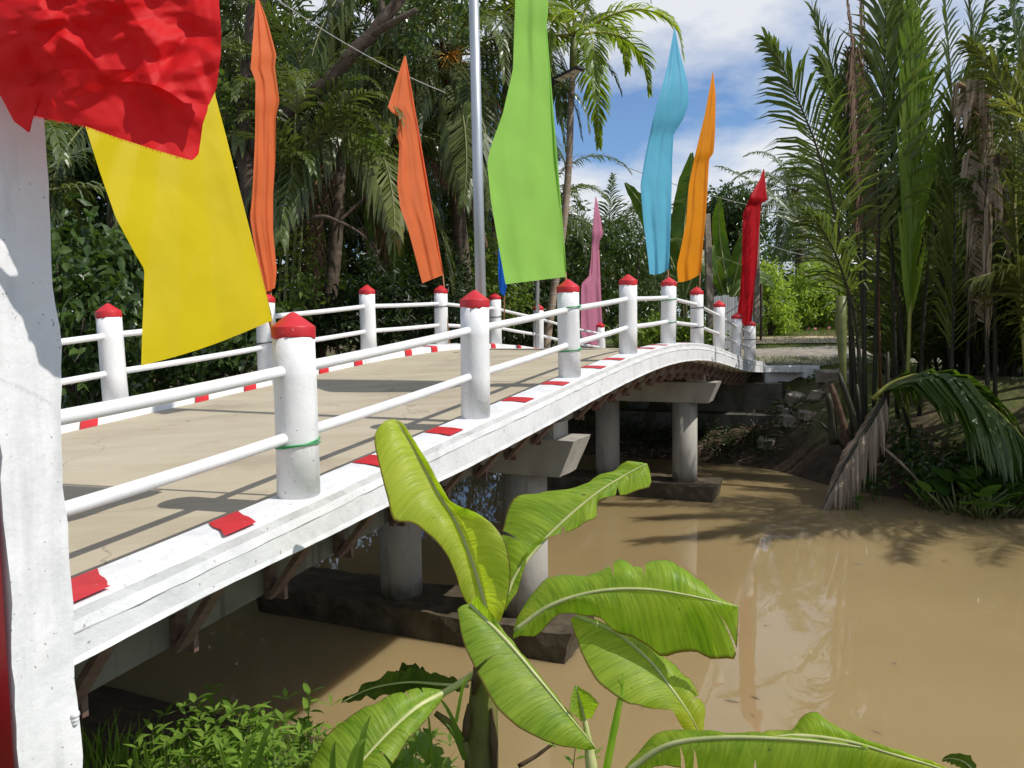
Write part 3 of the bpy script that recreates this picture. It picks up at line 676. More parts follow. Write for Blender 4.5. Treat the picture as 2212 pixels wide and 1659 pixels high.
flag('orange flag with a folded pointed corner at its upper side', MT['f_orange'],
     [(873, 122), (836, 236), (864, 254), (857, 292), (863, 312), (858, 400), (865, 450), (880, 490), (900, 565), (912, 612)],
     [(876, 122), (895, 240), (920, 390), (940, 500), (955, 585), (957, 594)], 12.62, [(875, 121), (957, 598), (971, 742)],
     ties=[(FP[4], FARR, .60, .115)], tmat='string_dark', folds=1.8, amp=.06, seed=3, nu=22)
flag('broad light green flag, the largest over the middle of the bridge', MT['f_green'],
     [(1150, -260), (1120, -120), (1113, 0), (1108, 150), (1085, 250), (1062, 310), (1052, 350), (1060, 430), (1075, 520), (1092, 614)],
     [(1156, -260), (1170, -100), (1184, 5), (1184, 35), (1178, 62), (1190, 200), (1200, 350), (1212, 480), (1222, 598)], 7.86, [(1152, -262), (1178, 60), (1222, 600), (1229, 700)],
     ties=[(NP[2], NEAR, .26, .115), (NP[2], NEAR, .67, .115)], folds=1.3, amp=.05, seed=4, crump=.006, nu=26)
flag('light blue flag standing clear against the sky', MT['f_sky'],
     [(1456, 62), (1440, 150), (1412, 250), (1395, 330), (1383, 400), (1390, 480), (1400, 560), (1403, 592)],
     [(1458, 62), (1470, 120), (1486, 180), (1488, 220), (1478, 255), (1455, 290), (1452, 350), (1450, 450), (1447, 530), (1443, 582)], 11.55, [(1457, 62), (1450, 350), (1443, 590), (1446, 700)],
     ties=[(NP[4], NEAR, .62, .115), (NP[4], NEAR, .30, .115)], folds=2.0, amp=.06, seed=5, bottom=5)
flag('amber flag beside the light blue one', MT['f_amber'],
     [(1539, 158), (1522, 250), (1500, 340), (1488, 400), (1482, 480), (1470, 540), (1462, 575), (1465, 610)],
     [(1541, 158), (1546, 205), (1545, 280), (1542, 330), (1530, 346), (1528, 420), (1522, 500), (1515, 560), (1512, 592)], 13.32, [(1540, 157), (1527, 400), (1512, 595), (1508, 700)],
     ties=[(NP[5], NEAR, .60, .115), (NP[5], NEAR, .28, .115)], tmat='string_dark', folds=1.8, amp=.07, seed=6, bottom=4)
flag('dark red flag at the far end of the near rail', MT['f_crim'],
     [(1649, 366), (1640, 390), (1622, 420), (1605, 460), (1603, 520), (1602, 580), (1598, 640), (1590, 690)],
     [(1651, 366), (1654, 400), (1658, 434), (1642, 441), (1640, 500), (1635, 580), (1626, 640), (1622, 697)], 18.5, [(1650, 365), (1640, 480), (1622, 700), (1617, 764)],
     ties=[(NP[8], NEAR, .5, .142)], tmat='string_dark', folds=1.6, amp=.08, seed=7, bottom=6)
flag('pink flag on the far rail beside the round red cap', MT['f_pink'],
     [(1286, 426), (1283, 455), (1280, 500), (1277, 560), (1272, 596), (1256, 612), (1255, 640), (1255, 720), (1263, 745)],
     [(1288, 426), (1296, 462), (1303, 505), (1293, 526), (1297, 600), (1300, 680), (1304, 745)], 20.0, [(1287, 425), (1294, 540), (1301, 790)],
     ties=[(FP[8], FARR, .55, .115)], tmat='string_dark', folds=1.8, amp=.09, seed=8)
flag('deep blue flag mostly hidden behind the light green one', MT['f_blue'],
     [(1099, 330), (1090, 430), (1077, 530), (1076, 590), (1080, 632)],
     [(1102, 330), (1108, 400), (1110, 500), (1100, 590), (1090, 640)], 14.45, [(1100, 330), (1096, 500), (1090, 600), (1089, 700)],
     ties=[(FP[5], FARR, .5, .115)], tmat='string_dark', folds=1.8, amp=.07, seed=9)
# the crumpled red flag on the near pillar: an upper sheet and the fold that hangs behind it
red = empty('festival_flag', P(-30, 180, 2.62), 'big crumpled red flag draped over the white pillar in the corner', 'flag', 'flags tied along the bridge')
def coons(top, bot, lef, rig, nu, nv, dep):
    T = poly_at(top, np.linspace(0, 1, nu)); B = poly_at(bot, np.linspace(0, 1, nu)); L = poly_at(lef, np.linspace(0, 1, nv)); Q = poly_at(rig, np.linspace(0, 1, nv)); rows = []
    for i in range(nv):
        v = i / (nv - 1); row = []
        for j in range(nu):
            u = j / (nu - 1)
            p = T[j] * (1 - v) + B[j] * v + L[i] * (1 - u) + Q[i] * u - (T[0] * (1 - u) * (1 - v) + T[-1] * u * (1 - v) + B[0] * (1 - u) * v + B[-1] * u * v)
            row.append(P(p[0], p[1], dep(u, v, p)))
        rows.append(row)
    return MB().grid(rows)
_cr = random.Random(21); CREASE = [(_cr.uniform(60, 470), _cr.uniform(-60, 340), _cr.uniform(-1.2, 1.5), _cr.uniform(45, 150), _cr.uniform(10, 40), _cr.uniform(-1, 1)) for _ in range(110)]
def crumple(u, v, p, k=1.0, seed=0):
    q = V((p[0] / 150, p[1] / 150, seed))
    a = noise.noise(V((q.x * .6 + q.y * .7, q.y * .4 - q.x * .3, seed))) * .08 + abs(noise.noise(V((q.x * .9 + q.y * 1.1, q.y * .7 - q.x * .5, seed + 3)))) * .05
    e = 0.0
    for n_, (cx, cy, th, ln, wd_, h) in enumerate(CREASE):
        c_, s_ = math.cos(th), math.sin(th); X = ((p[0] - cx) * c_ + (p[1] - cy) * s_) / ln; Y = (-(p[0] - cx) * s_ + (p[1] - cy) * c_) / wd_
        if abs(X) < 1 and abs(Y) < 1: e += h * (1 - abs(Y)) * (1 - X * X) * wd_ * .0010
    return (a + e) * k
mk('cloth', coons([(-120, -480), (180, -490), (465, -480)], [(-120, 140), (0, 165), (60, 185), (120, 178), (188, 180), (240, 177), (296, 176), (336, 184), (368, 200), (398, 222), (420, 224), (452, 226)],
                  [(-120, -480), (-120, 140)], [(465, -480), (468, -160), (473, 0), (478, 70), (477, 120), (468, 190), (452, 226)], 130, 170, lambda u, v, p: 2.36 - crumple(u, v, p) * min(1, .25 + 3 * u) + .5 * (u - .72) + (1 - u) ** 2 * .42 * v), MT['f_red'], red, True)
mk('lower_fold', coons([(-110, 120), (0, 150), (120, 150), (290, 150), (380, 180), (455, 190)], [(-110, 190), (0, 205), (30, 262), (64, 288), (72, 250), (130, 262), (180, 271), (250, 296), (330, 322), (405, 344), (416, 347), (429, 333)],
                      [(-110, 120), (-110, 190)], [(455, 190), (448, 240), (438, 268), (434, 300), (429, 333)], 90, 40, lambda u, v, p: 2.40 - crumple(u, v, p, .6, 4) * min(1, .25 + 3 * u) + .5 * (u - .72) + (1 - u) ** 2 * (.36 + .1 * v)), MT['f_red'], red, True)
mk('pole', MB().tube([P(-66, 520, 2.56), P(-112, 160, 2.44), P(-120, -160, 2.2), P(-123, -520, 1.99)], .013, 8), MT['bamboo'], red, True)
# frayed threads along the hem
fr = MB(); hem = poly_at([(72, 250), (130, 262), (180, 271), (250, 296), (330, 322), (405, 344)], np.linspace(0, 1, 150))
for (x, y) in hem:
    if rnd.random() < .75: fr.tube([P(x, y - 2, 2.30 + .45 * (x / 430 - .6)), P(x + rnd.uniform(-1.5, 1.5), y + rnd.uniform(2, 6), 2.30 + .45 * (x / 430 - .6))], .0006, 3, False)
tag(mk('frayed_hem', fr, MT['f_red'], red), kind='stuff')

# ================================================================== lamp posts, poles, wires
def lamp(label, base, top, r, head, hd, d, ties=()):
    root = empty('lamp_post', base, label, 'street lamp', 'street lamps on the bridge')
    mk('lamp_pole', MB().tube([base, base.lerp(top, .5), top], [r * 1.05, r, r * .95], 16), MT['zinc'], root, True)
    if head:
        a, b = head; t = (b - a).normalized(); sd = t.cross(V((0, 0, 1))).normalized(); u = sd.cross(t)
        mk('lamp_arm', MB().tube([top - V((0, 0, .12)), top.lerp(a, .6) , a + t * .06], .024, 10), MT['zinc'], root, True)
        L = (b - a).length
        h = mk('lamp_head', MB().obox((a + b) / 2, t * (L / 2), sd * .11, u * .022).obox(a + t * L * .14, t * L * .14, sd * .075, u * .04), MT['lampdark'], root)
        for k in range(3):
            c = a + t * L * (.36 + .225 * k)
            mk('led_panel', MB().obox(c - u * .026, t * L * .095, sd * .088, u * .006), MT['led'], h)
    for z in ties:
        mk('clamp', ring(V((base.x, base.y, 0)), r + .006, z, th=.008, sag=0), MT['zinc'], root, True)
    return root
b1 = P(1045, 905, 6.12)
lamp('tall grey lamp pole in front of the trees, close behind a near-rail post', V((b1.x, b1.y, prof(5.35) - .09)), P(1017, -260, 6.2), .040, (P(1030, -262, 6.15), P(1110, -290, 5.9)), None, 6.1)
b2 = P(1160, 735, 15.95)
lamp('lamp pole with a three-panel head showing past the light green flag', V((b2.x, b2.y, prof(FP[6]) - .05)), P(1163, 176, 15.95), .038, (P(1186, 180, 15.8), P(1256, 146, 15.2)), None, 15.9,
     ties=(prof(FP[6]) + .31, prof(FP[6]) + .65))
def conc_pole(px, yb, yt, d, w0, w1, label, dx=0):
    b = P(px, yb, d); t = P(px + dx, yt, d); root = empty('concrete_pole', b, label, 'utility pole')
    ax = BRR; mb = MB(); n = 9; rows = []
    for i in range(n + 1):
        c = b.lerp(t, i / n); w = w0 + (w1 - w0) * i / n
        rows.append([c + V((sx * w, sy * w, 0)) + V((noise.noise(c * 4 + V((sx, sy, 0))) * .012, noise.noise(c * 4 + V((sx, sy, 7))) * .012, 0)) for sx, sy in ((-.5, -.42), (-.42, -.5), (.42, -.5), (.5, -.42), (.5, .42), (.42, .5), (-.42, .5), (-.5, .42))])
    mb.grid(rows, True); mb.cap([p + V((0, 0, .05 * noise.noise(p * 9))) for p in rows[-1]])
    mk('shaft', mb, MT['conc'], root); return root
MT['conc'], _keep = MT['stone'], MT['conc']
conc_pole(1536, 745, 462, 21.5, .20, .15, 'rough square concrete pole behind the amber flag', -9)
conc_pole(1634, 700, 395, 23.5, .16, .13, 'slim grey concrete pole just behind the dark red flag', 1)
MT['conc'] = _keep
def wire(name, pts, r, label, sag=.3):
    mb = MB(); pts = [V(p) for p in pts]; a, b = pts[0], pts[-1]
    mb.tube([a.lerp(b, i / 24) - V((0, 0, sag * 4 * (i / 24) * (1 - i / 24))) for i in range(25)], r, 6)
    tag(mk(name, mb, MT['cable'], None, True), label, 'cable')
wire('overhead_cable', [P(560, -28, 11.5), P(962, 200, 13.5)], .009, 'pale overhead cable slanting down past the orange flags', .12)
wire('overhead_cable', [P(1330, 352, 26), P(1810, 470, 34)], .012, 'thin cable sagging across the sky beside the amber flag', .35)
wire('overhead_cable', [P(1634, 520, 23.5), P(1850, 560, 34)], .012, 'thin cable running right from the slim concrete pole', .2)
# ================================================================== banana plants
def PB(x, y, d): return P(x, y, d * .86)
def banana_leaf(root, sp_, wl, wr, dl, dr, mat, n=40, m=7, wav=.012, seed=0, rib=.011, bulge=.03, ribmat='petiole', blade_from=0.0, name='leaf', el=None, er=None, PF=None):
    """sp_: midrib as (x, y, distance); wl / wr: blade widths left and right of its run; dl / dr: how far each edge falls back in metres"""
    PF = PF or PB; C = spline(sp_, n); rows = []; uv = []; ts = np.linspace(0, 1, n)
    c3 = [PF(*c) for c in C]
    EL = poly_at(spline(el, 60), ts) if el else None; ER = poly_at(spline(er, 60), ts) if er else None
    tear = [rnd.random() for _ in range(n)]
    for i in range(n):
        t = C[min(i + 1, n - 1)][:2] - C[max(i - 1, 0)][:2]; t /= max(1e-6, np.linalg.norm(t)); rt = np.array([-t[1], t[0]])   # right of travel on the picture
        u_ = ts[i]; row = []
        for j in range(-m, m + 1):
            f = abs(j) / m; right = j > 0
            w = lerp_list(wr if right else wl, u_); de = lerp_list(dr if right else dl, u_)
            w *= 1 + .05 * noise.noise(V((u_ * 14, seed, 3 if right else 8)))
            q = C[i][:2] + rt * (w * f * (1 if right else -1))
            E_ = ER if right else EL
            if E_ is not None: q = C[i][:2] * (1 - f) + E_[i] * f; w = float(np.linalg.norm(E_[i] - C[i][:2]))
            dd = C[i][2] + de * f ** 1.15
            p = PF(q[0], q[1], dd)
            p += (V((0, 0, .8)) - FWD * .5) * (bulge * 4 * f * (1 - f) * min(1, w / 60))
            p += (V((0, 0, .7)) - FWD * .7) * (wav * f * f * (math.sin(u_ * 38 + seed * 2 + (2 if right else 0)) * .5 + noise.noise(V((u_ * 17, seed, 1 + (4 if right else 0)))) * 1.6))
            p += (V((0, 0, .6)) - FWD * .8) * (.0022 * f * math.sin(u_ * 250))
            row.append(p); uv.append((u_, j / m))
        rows.append(row)
    mb = MB().grid(rows); mb.uv = uv; W_ = 2 * m + 1
    if PF is PB and n >= 40:
        rg = random.Random(seed * 13 + 1); kill = set()
        for _ in range(3 if seed in (2, 3, 6, 10) else 1 if seed in (4, 5, 11) else 0):
            i = rg.randint(9, n - 7); sd_ = rg.choice((-1, 1)); f0 = rg.randint(2, 4)
            for jj in range(f0, m + 1):
                a_, b_ = i * W_ + m + sd_ * jj, (i + 1) * W_ + m + sd_ * jj; g = .96 * (1 - (jj - f0) / (m - f0) * .75)
                pa, pb = mb.v[a_], mb.v[b_]; mid = (pa + pb) / 2; mb.v[a_] = pa.lerp(mid, g); mb.v[b_] = pb.lerp(mid, g)
                if jj < m: kill.add((i, m + sd_ * jj if sd_ > 0 else m - jj - 1))
        mb.f = [f for k, f in enumerate(mb.f) if (k // (W_ - 1), k % (W_ - 1)) not in kill]
    o = mk(name, mb, MT[mat], root, True)
    rr = [rib * (1 - .82 * t) for t in ts]
    mk('midrib', MB().tube([p + (V((0, 0, .5)) - FWD * .6) * .003 for p in c3], rr, 8), MT[ribmat], o, True)
    return o
bA = empty('banana_plant', PB(1040, 1720, 4.25), 'young banana plant in front of the bridge with broad light green leaves', 'banana plant', 'banana plants on the near bank')
stem = MB(); pts = [PB(1046, 2050, 4.25), PB(1040, 1650, 4.25), PB(1042, 1560, 4.24), PB(1045, 1480, 4.24), PB(1050, 1400, 4.23), PB(1062, 1330, 4.22)]
stem.tube(pts, [.085, .078, .072, .06, .045, .03], 18); mk('pseudostem', stem, MT['pseudo'], bA, True)
sh_ = MB()
for (a, b, w) in (((1062, 1530), (1068, 1680), .02), ((1012, 1520), (1002, 1600), .02), ((1022, 1500), (1030, 1440), .018)):
    sh_.tube([PB(*a, 4.17), PB((a[0] + b[0]) / 2 + 2, (a[1] + b[1]) / 2, 4.155), PB(*b, 4.16)], [.006, w, .012], 6)
mk('dry_sheath', sh_, MT['fibre'], bA, True)
banana_leaf(bA, [(1058, 1345, 4.22), (1028, 1240, 4.24), (988, 1135, 4.27), (940, 1055, 4.3), (890, 962, 4.32), (852, 906, 4.32)],
            [22, 62, 88, 98, 78, 4], [30, 78, 58, 16, 8, 3], [-.02, -.05, -.10, -.16, -.12, 0], [-.03, -.12, -.10, -.03, 0, 0], 'ban_y', el=[(1040, 1345), (1000, 1290), (982, 1235), (955, 1185), (905, 1138), (852, 1122), (838, 1080), (820, 1010), (808, 950), (818, 922), (850, 906)], er=[(1080, 1345), (1098, 1290), (1102, 1225), (1086, 1160), (1050, 1124), (1012, 1120), (985, 1108), (955, 1055), (920, 995), (882, 930), (855, 905)], seed=1, bulge=.05, wav=.014, rib=.014)
banana_leaf(bA, [(1080, 1320, 4.22), (1118, 1238, 4.26), (1190, 1152, 4.34), (1278, 1074, 4.42), (1345, 1030, 4.48), (1397, 1002, 4.50)],
            [8, 88, 80, 40, 28, 4], [8, 34, 46, 58, 52, 14], [.02, .12, .10, .05, .03, 0], [0, -.02, -.03, -.05, -.04, 0], 'ban', el=[(1072, 1310), (1084, 1230), (1084, 1150), (1110, 1078), (1160, 1065), (1225, 1060), (1290, 1032), (1340, 1006), (1378, 995), (1395, 1000)], er=[(1092, 1318), (1118, 1275), (1136, 1215), (1150, 1176), (1205, 1155), (1284, 1122), (1292, 1086), (1350, 1066), (1402, 1054), (1406, 1022), (1399, 1003)], seed=2, wav=.016, rib=.012)
banana_leaf(bA, [(1112, 1362, 4.20), (1190, 1308, 4.16), (1290, 1278, 4.10), (1390, 1273, 4.05), (1490, 1287, 4.0), (1594, 1311, 3.97)],
            [10, 66, 46, 60, 62, 3], [14, 18, 62, 112, 124, 106], [.02, .16, .14, .17, .16, 0], [0, 0, -.01, .03, .05, .04], 'ban', el=[(1108, 1365), (1122, 1325), (1150, 1282), (1200, 1240), (1250, 1246), (1290, 1236), (1338, 1209), (1378, 1226), (1420, 1207), (1480, 1228), (1540, 1280), (1592, 1308)], er=[(1108, 1382), (1150, 1372), (1185, 1350), (1222, 1322), (1290, 1338), (1332, 1364), (1390, 1390), (1432, 1416), (1500, 1409), (1560, 1424), (1590, 1418), (1594, 1314)], seed=3, wav=.02, bulge=.045, rib=.012)
banana_leaf(bA, [(1245, 1332, 4.24), (1330, 1368, 4.20), (1400, 1425, 4.15), (1452, 1490, 4.10), (1490, 1545, 4.06), (1516, 1594, 4.04)],
            [8, 10, 26, 44, 38, 3], [14, 86, 104, 84, 44, 3], [0, .06, .08, .08, .05, 0], [0, -.10, -.12, -.10, -.05, 0], 'ban_t', er=[(1232, 1338), (1262, 1425), (1300, 1482), (1360, 1520), (1420, 1531), (1455, 1540), (1478, 1575), (1513, 1592)], seed=4, wav=.012, rib=.011)
banana_leaf(bA, [(1016, 1306, 4.20), (1095, 1386, 4.10), (1165, 1468, 4.02), (1228, 1545, 3.96), (1287, 1616, 3.93)],
            [24, 9, 7, 6, 2], [28, 84, 104, 80, 3], [-.06, .03, .03, .03, 0], [-.03, -.08, -.11, -.08, 0], 'ban', er=[(988, 1316), (1000, 1385), (1030, 1452), (1078, 1535), (1145, 1586), (1210, 1611), (1255, 1618), (1286, 1617)], seed=5, wav=.01, rib=.012)
banana_leaf(bA, [(1026, 1456, 4.2), (968, 1492, 4.12), (905, 1526, 4.0), (845, 1578, 3.9), (785, 1642, 3.82), (715, 1725, 3.75)],
            [2, 3, 34, 42, 62, 70], [2, 4, 44, 74, 96, 80], [0, 0, -.04, -.06, -.08, -.08], [0, 0, .08, .12, .14, .1], 'ban', seed=6, wav=.012, rib=.018, bulge=.04)
banana_leaf(bA, [(1012, 1482, 4.3), (950, 1478, 4.34), (880, 1474, 4.36), (800, 1488, 4.38), (738, 1518, 4.38)],
            [4, 16, 26, 20, 3], [4, 22, 30, 14, 2], [0, .03, .05, .03, 0], [0, -.03, -.05, -.03, 0], 'ban_d', seed=7, wav=.03, rib=.01)
banana_leaf(bA, [(930, 1500, 4.4), (905, 1470, 4.42), (880, 1452, 4.42), (850, 1462, 4.42)], [10, 34, 28, 4], [10, 26, 20, 4], [0, .03, .03, 0], [0, -.03, -.03, 0], 'ban_d', seed=17, wav=.03, rib=.008)
mk('petiole', MB().tube([PB(1035, 1700, 4.22), PB(1005, 1610, 4.2), PB(970, 1562, 4.2), PB(940, 1540, 4.22)], [.03, .024, .02, .012], 10), MT['pseudo'], bA, True)
bB = empty('banana_plant', PB(1282, 1720, 4.0), 'slim banana shoot with one small cone-shaped leaf and a rolled spear', 'banana plant', 'banana plants on the near bank')
mk('petiole', MB().tube([PB(1290, 1760, 4.0), PB(1277, 1650, 4.02), PB(1266, 1570, 4.03), PB(1246, 1486, 4.04)], [.034, .026, .012, .006], 12), MT['petiole'], bB, True)
banana_leaf(bB, [(1264, 1556, 4.03), (1257, 1530, 4.03), (1250, 1505, 4.03), (1244, 1481, 4.03)], [8, 28, 18, 3], [14, 38, 26, 3], [-.03, -.08, -.05, 0], [-.03, -.08, -.05, 0], 'ban', seed=9, rib=.008, wav=.004)
mk('spear_leaf', MB().tube([PB(1300, 1740, 3.98), PB(1312, 1650, 4.0), PB(1330, 1560, 4.02), PB(1342, 1500, 4.03), PB(1346, 1476, 4.03), PB(1345, 1460, 4.03), PB(1349, 1446, 4.03)], [.02, .017, .016, .012, .003, .0012, .0006], 10), MT['ban'], bB, True)
bC = empty('banana_plant', PB(1500, 1900, 3.6), 'banana plant at the bottom edge showing two long glossy leaves', 'banana plant', 'banana plants on the near bank')
mk('pseudostem', MB().tube([PB(1380, 1990, 3.75), PB(1375, 1850, 3.75), PB(1362, 1720, 3.75)], [.075, .065, .04], 16), MT['pseudo'], bC, True)
banana_leaf(bC, [(1352, 1668, 3.78), (1440, 1611, 3.72), (1560, 1594, 3.62), (1700, 1597, 3.52), (1800, 1606, 3.46), (1874, 1617, 3.42)],
            [8, 34, 12, 8, 7, 2], [10, 46, 90, 108, 104, 60], [.02, .10, .03, .02, .02, 0], [0, -.02, -.02, 0, .02, .03], 'ban', seed=10, wav=.016, rib=.013)
banana_leaf(bC, [(1620, 1606, 3.9), (1720, 1590, 3.86), (1830, 1602, 3.8), (1930, 1630, 3.72), (2030, 1660, 3.66), (2110, 1695, 3.6)],
            [12, 36, 26, 12, 10, 3], [6, 28, 70, 70, 60, 12], [.03, .12, .08, .03, .03, 0], [0, 0, 0, .02, .02, .02], 'ban_t', el=[(1622, 1600), (1655, 1578), (1705, 1580), (1735, 1545), (1765, 1540), (1800, 1566), (1860, 1594), (1960, 1628), (2050, 1660), (2110, 1690)], seed=11, wav=.02, rib=.011)
banana_leaf(bC, [(2110, 1675, 3.7), (2085, 1648, 3.72), (2055, 1638, 3.74), (2035, 1642, 3.75)], [6, 16, 12, 2], [6, 18, 10, 2], [0, .03, .03, 0], [0, -.03, -.03, 0], 'ban_d', seed=12, wav=.01, rib=.006)
mk('petiole', MB().tube([PB(1420, 1900, 3.7), PB(1500, 1720, 3.8), PB(1580, 1630, 3.88), PB(1625, 1604, 3.9)], [.03, .022, .016, .012], 10), MT['petiole'], bC, True)

# ================================================================== palms
def frond(root, C, mat, rmat, ll, npair, ang=48, droop=.35, wid=.035, r0=.022, start=.16, seed=0, vee=.25, jit=.12, tint=(.1, .9), name='frond', hang=0.0, skip=0.0, side=None):
    """C: rachis points; ll: leaflet length; leaflets leave at ang degrees, lifted by vee, sagging by droop"""
    n = len(C); C = [V(p) for p in C]; rg = random.Random(seed * 77 + 5)
    o = mk(name, MB().tube(C, [r0 * (1 - .88 * i / (n - 1)) for i in range(n)], 6), MT[rmat], root, True)
    vs = []; fs = []; tt = []
    ca, sa = math.cos(R_(ang)), math.sin(R_(ang))
    base_t = rg.uniform(*tint)
    for k in range(npair):
        u = start + (1 - start) * (k + .5) / npair; x = u * (n - 1); i = min(int(x), n - 2); f = x - i
        p = C[i].lerp(C[i + 1], f); T = (C[i + 1] - C[i]).normalized()
        B = T.cross(V((0, 0, 1))) if side is None else side - T * side.dot(T)
        if B.length < .12: B = T.cross(V((math.sin(seed * 1.3), math.cos(seed * 1.3), 0)))
        B.normalize(); N = B.cross(T)
        q = (u - start) / (1 - start)
        L0 = ll * (.45 + .55 * math.sin(math.pi * min(1, q * 1.15 + .12)) ** .8) * (1 - .45 * q * q)
        for sd in (-1, 1):
            if rg.random() < skip: continue
            a = R_(ang * (1 - .45 * q) + rg.uniform(-8, 8)); 
            d = T * math.cos(a) + B * (sd * math.sin(a)) + N * (vee + rg.uniform(-jit, jit))
            d.normalize(); L = L0 * rg.uniform(.85, 1.1); w = wid * rg.uniform(.8, 1.15)
            dn = V((0, 0, -1))
            p0 = p; dr = droop * rg.uniform(.6, 1.4)
            p1 = p0 + d * (L * .4) + dn * (L * .16 * dr * .5) 
            d2 = (d * (1 - .5 * hang) + dn * (dr * 1.0 + hang)).normalized(); p2 = p1 + d2 * (L * .34)
            d3 = (d2 + dn * (dr * 1.1 + hang)).normalized(); p3 = p2 + d3 * (L * .28)
            W = (d.cross(N)).normalized() * (w / 2) if rg.random() < .5 else (d.cross((N + B * (.5 * sd)).normalized())).normalized() * (w / 2)
            b = len(vs); vs += [p0 - W * .45, p0 + W * .45, p1 - W, p1 + W, p2 - W * .8, p2 + W * .8, p3]
            fs += [(b, b + 1, b + 3, b + 2), (b + 2, b + 3, b + 5, b + 4), (b + 4, b + 5, b + 6)]
            t0 = min(1, max(0, base_t * .6 + rg.uniform(0, .45))); tt += [t0] * 7
    mb = MB(); mb.v = vs; mb.f = fs; mb.t = tt
    if vs: mk('leaflets', mb, MT[mat], o)
    return o
def arc(base, az, el, L, bend, n=13, flop=1.6):
    p = V(base); pts = [p.copy()]; e = el
    for i in range(n - 1):
        d = V((math.cos(az) * math.cos(e), math.sin(az) * math.cos(e), math.sin(e)))
        p = p + d * (L / (n - 1)); pts.append(p.copy()); e -= bend * (.35 + flop * i / n) / (n - 1) * 1.6
        e = max(e, -1.45)
    return pts
def palm(label, tr, trr, crown, nf, L, seed, mat='coco', rmat='rachis', ll=.85, npair=44, els=(1.25, -.3), bend=1.3, kind='coconut_palm', cat='palm', group=None, tmat='cocotrunk', dead=0, azr=None, wid=.045, droop=.5, nuts=0, flower=0, ringed=False):
    rg = random.Random(seed); root = empty(kind, tr[0] if tr else crown, label, cat, group)
    if tr:
        c = [V(p) for p in spline(tr, 40)]
        rr = [lerp_list(trr, i / 39) * (1 + (.05 * (i % 2) if not ringed else 0)) for i in range(40)]
        mk('trunk', MB().tube(c, rr, 14), MT[tmat], root, True)
        if ringed:
            for i in range(2, 39, 1):
                rk = MB().tube([c[i] - V((0, 0, .012)), c[i] + V((0, 0, .012))], rr[i] * 1.05, 14); mk('ring', rk, MT['stub'], bpy.data.objects[root.name] if False else root)
    for k in range(nf):
        az = (k * 2.39996 + rg.uniform(-.3, .3)) if azr is None else rg.uniform(*azr)
        f = k / max(1, nf - 1); el = els[0] + (els[1] - els[0]) * f + rg.uniform(-.12, .12)
        C = arc(V(crown) + V((math.cos(az), math.sin(az), 0)) * .08, az, el, L * rg.uniform(.85, 1.1), bend * rg.uniform(.8, 1.2))
        if min(p.y for p in C) < 13.4 and crown[1] > 14: C = [V((p.x, 2 * crown[1] - p.y, p.z)) for p in C]   # keep fronds clear of the bridge
        isd = k >= nf - dead
        frond(root, C, 'dead_r' if isd else mat, 'rachis_r' if isd else rmat, ll, npair, 52, droop * (1.3 if isd else 1), wid, .028, .14, seed * 31 + k, .22 if not isd else -.1, .12, hang=.5 if isd else .12)
    if nuts:
        for k in range(nuts):
            a = rg.uniform(0, 6.28); c = V(crown) + V((math.cos(a) * .3, math.sin(a) * .3, -.25 - rg.uniform(0, .25)))
            mk('coconut', MB().lathe([(.11 * math.sin(x), -.13 * math.cos(x)) for x in np.linspace(.05, 3.09, 8)], 12, c), MT['nut'], root, True)
    if flower:
        fb = MB(); c0 = V(crown) + V((.1, -.25, -.1))
        for k in range(60):
            d = V((rg.gauss(.1, .5), rg.gauss(-.5, .4), rg.gauss(-.5, .45))).normalized()
            fb.tube([c0, c0 + d * .25, c0 + d * .5 + V((0, 0, -.12))], [.012, .01, .004], 4, False)
        mk('flower_spray', fb, MT['flower'], root)
    # brown fibre sheath at the crown base
    if tr and tmat == 'cocotrunk':
        fb = MB()
        for k in range(16):
            a = rg.uniform(0, 6.28); d = V((math.cos(a), math.sin(a), 0))
            fb.tube([V(crown) - V((0, 0, .35)) + d * .12, V(crown) + d * .2, V(crown) + d * .3 + V((0, 0, .2))], [.05, .045, .02], 5, False)
        mk('crown_sheath', fb, MT['fibre'], root)
    return root
palm('leaning coconut palm with a slim curved trunk behind the second far post',
     [P(676, 780, 15.2), P(700, 700, 15.2), P(718, 600, 15.2), P(728, 480, 15.2), P(733, 380, 15.2), P(736, 310, 15.2)], [.17, .13, .12, .115], P(736, 300, 15.2), 17, 4.0, 11, els=(1.3, -.9), dead=2)
palm('coconut palm with orange flower sprays left of the tall lamp pole',
     [P(1010, 760, 17.5), P(1002, 600, 17.5), P(985, 400, 17.5), P(966, 140, 17.5)], [.2, .17, .15, .14], P(965, 120, 17.5), 22, 4.4, 12, els=(1.3, -.8), flower=1, nuts=5, dead=2, npair=52)
palm('coconut palm with drooping fronds directly above the light green flag pole top',
     [P(1052, 740, 21), P(1062, 600, 21), P(1085, 350, 21), P(1105, 60, 21)], [.18, .15, .13], P(1106, 30, 21), 18, 4.2, 13, els=(1.2, -.7), npair=46)
palm('shaggy coconut palm with its crown above the top edge over the orange flags',
     [P(905, 760, 19), P(900, 500, 19), P(860, 200, 19), P(800, -60, 19)], [.24, .2, .17], P(795, -90, 19), 20, 4.8, 14, els=(1.1, -1.0), npair=50, dead=1)
palm('coconut palm with dark fronds hanging above the yellow flag',
     [P(395, 800, 17), P(400, 500, 17), P(420, 200, 17), P(450, -100, 17)], [.2, .17, .15], P(452, -120, 17), 20, 4.8, 15, els=(.9, -1.1), npair=50)
palm('dark palm with low fronds behind the left end of the far rail', None, None, P(40, 420, 12.5), 11, 3.2, 16, els=(1.3, .1), mat='coco', kind='young_palm')
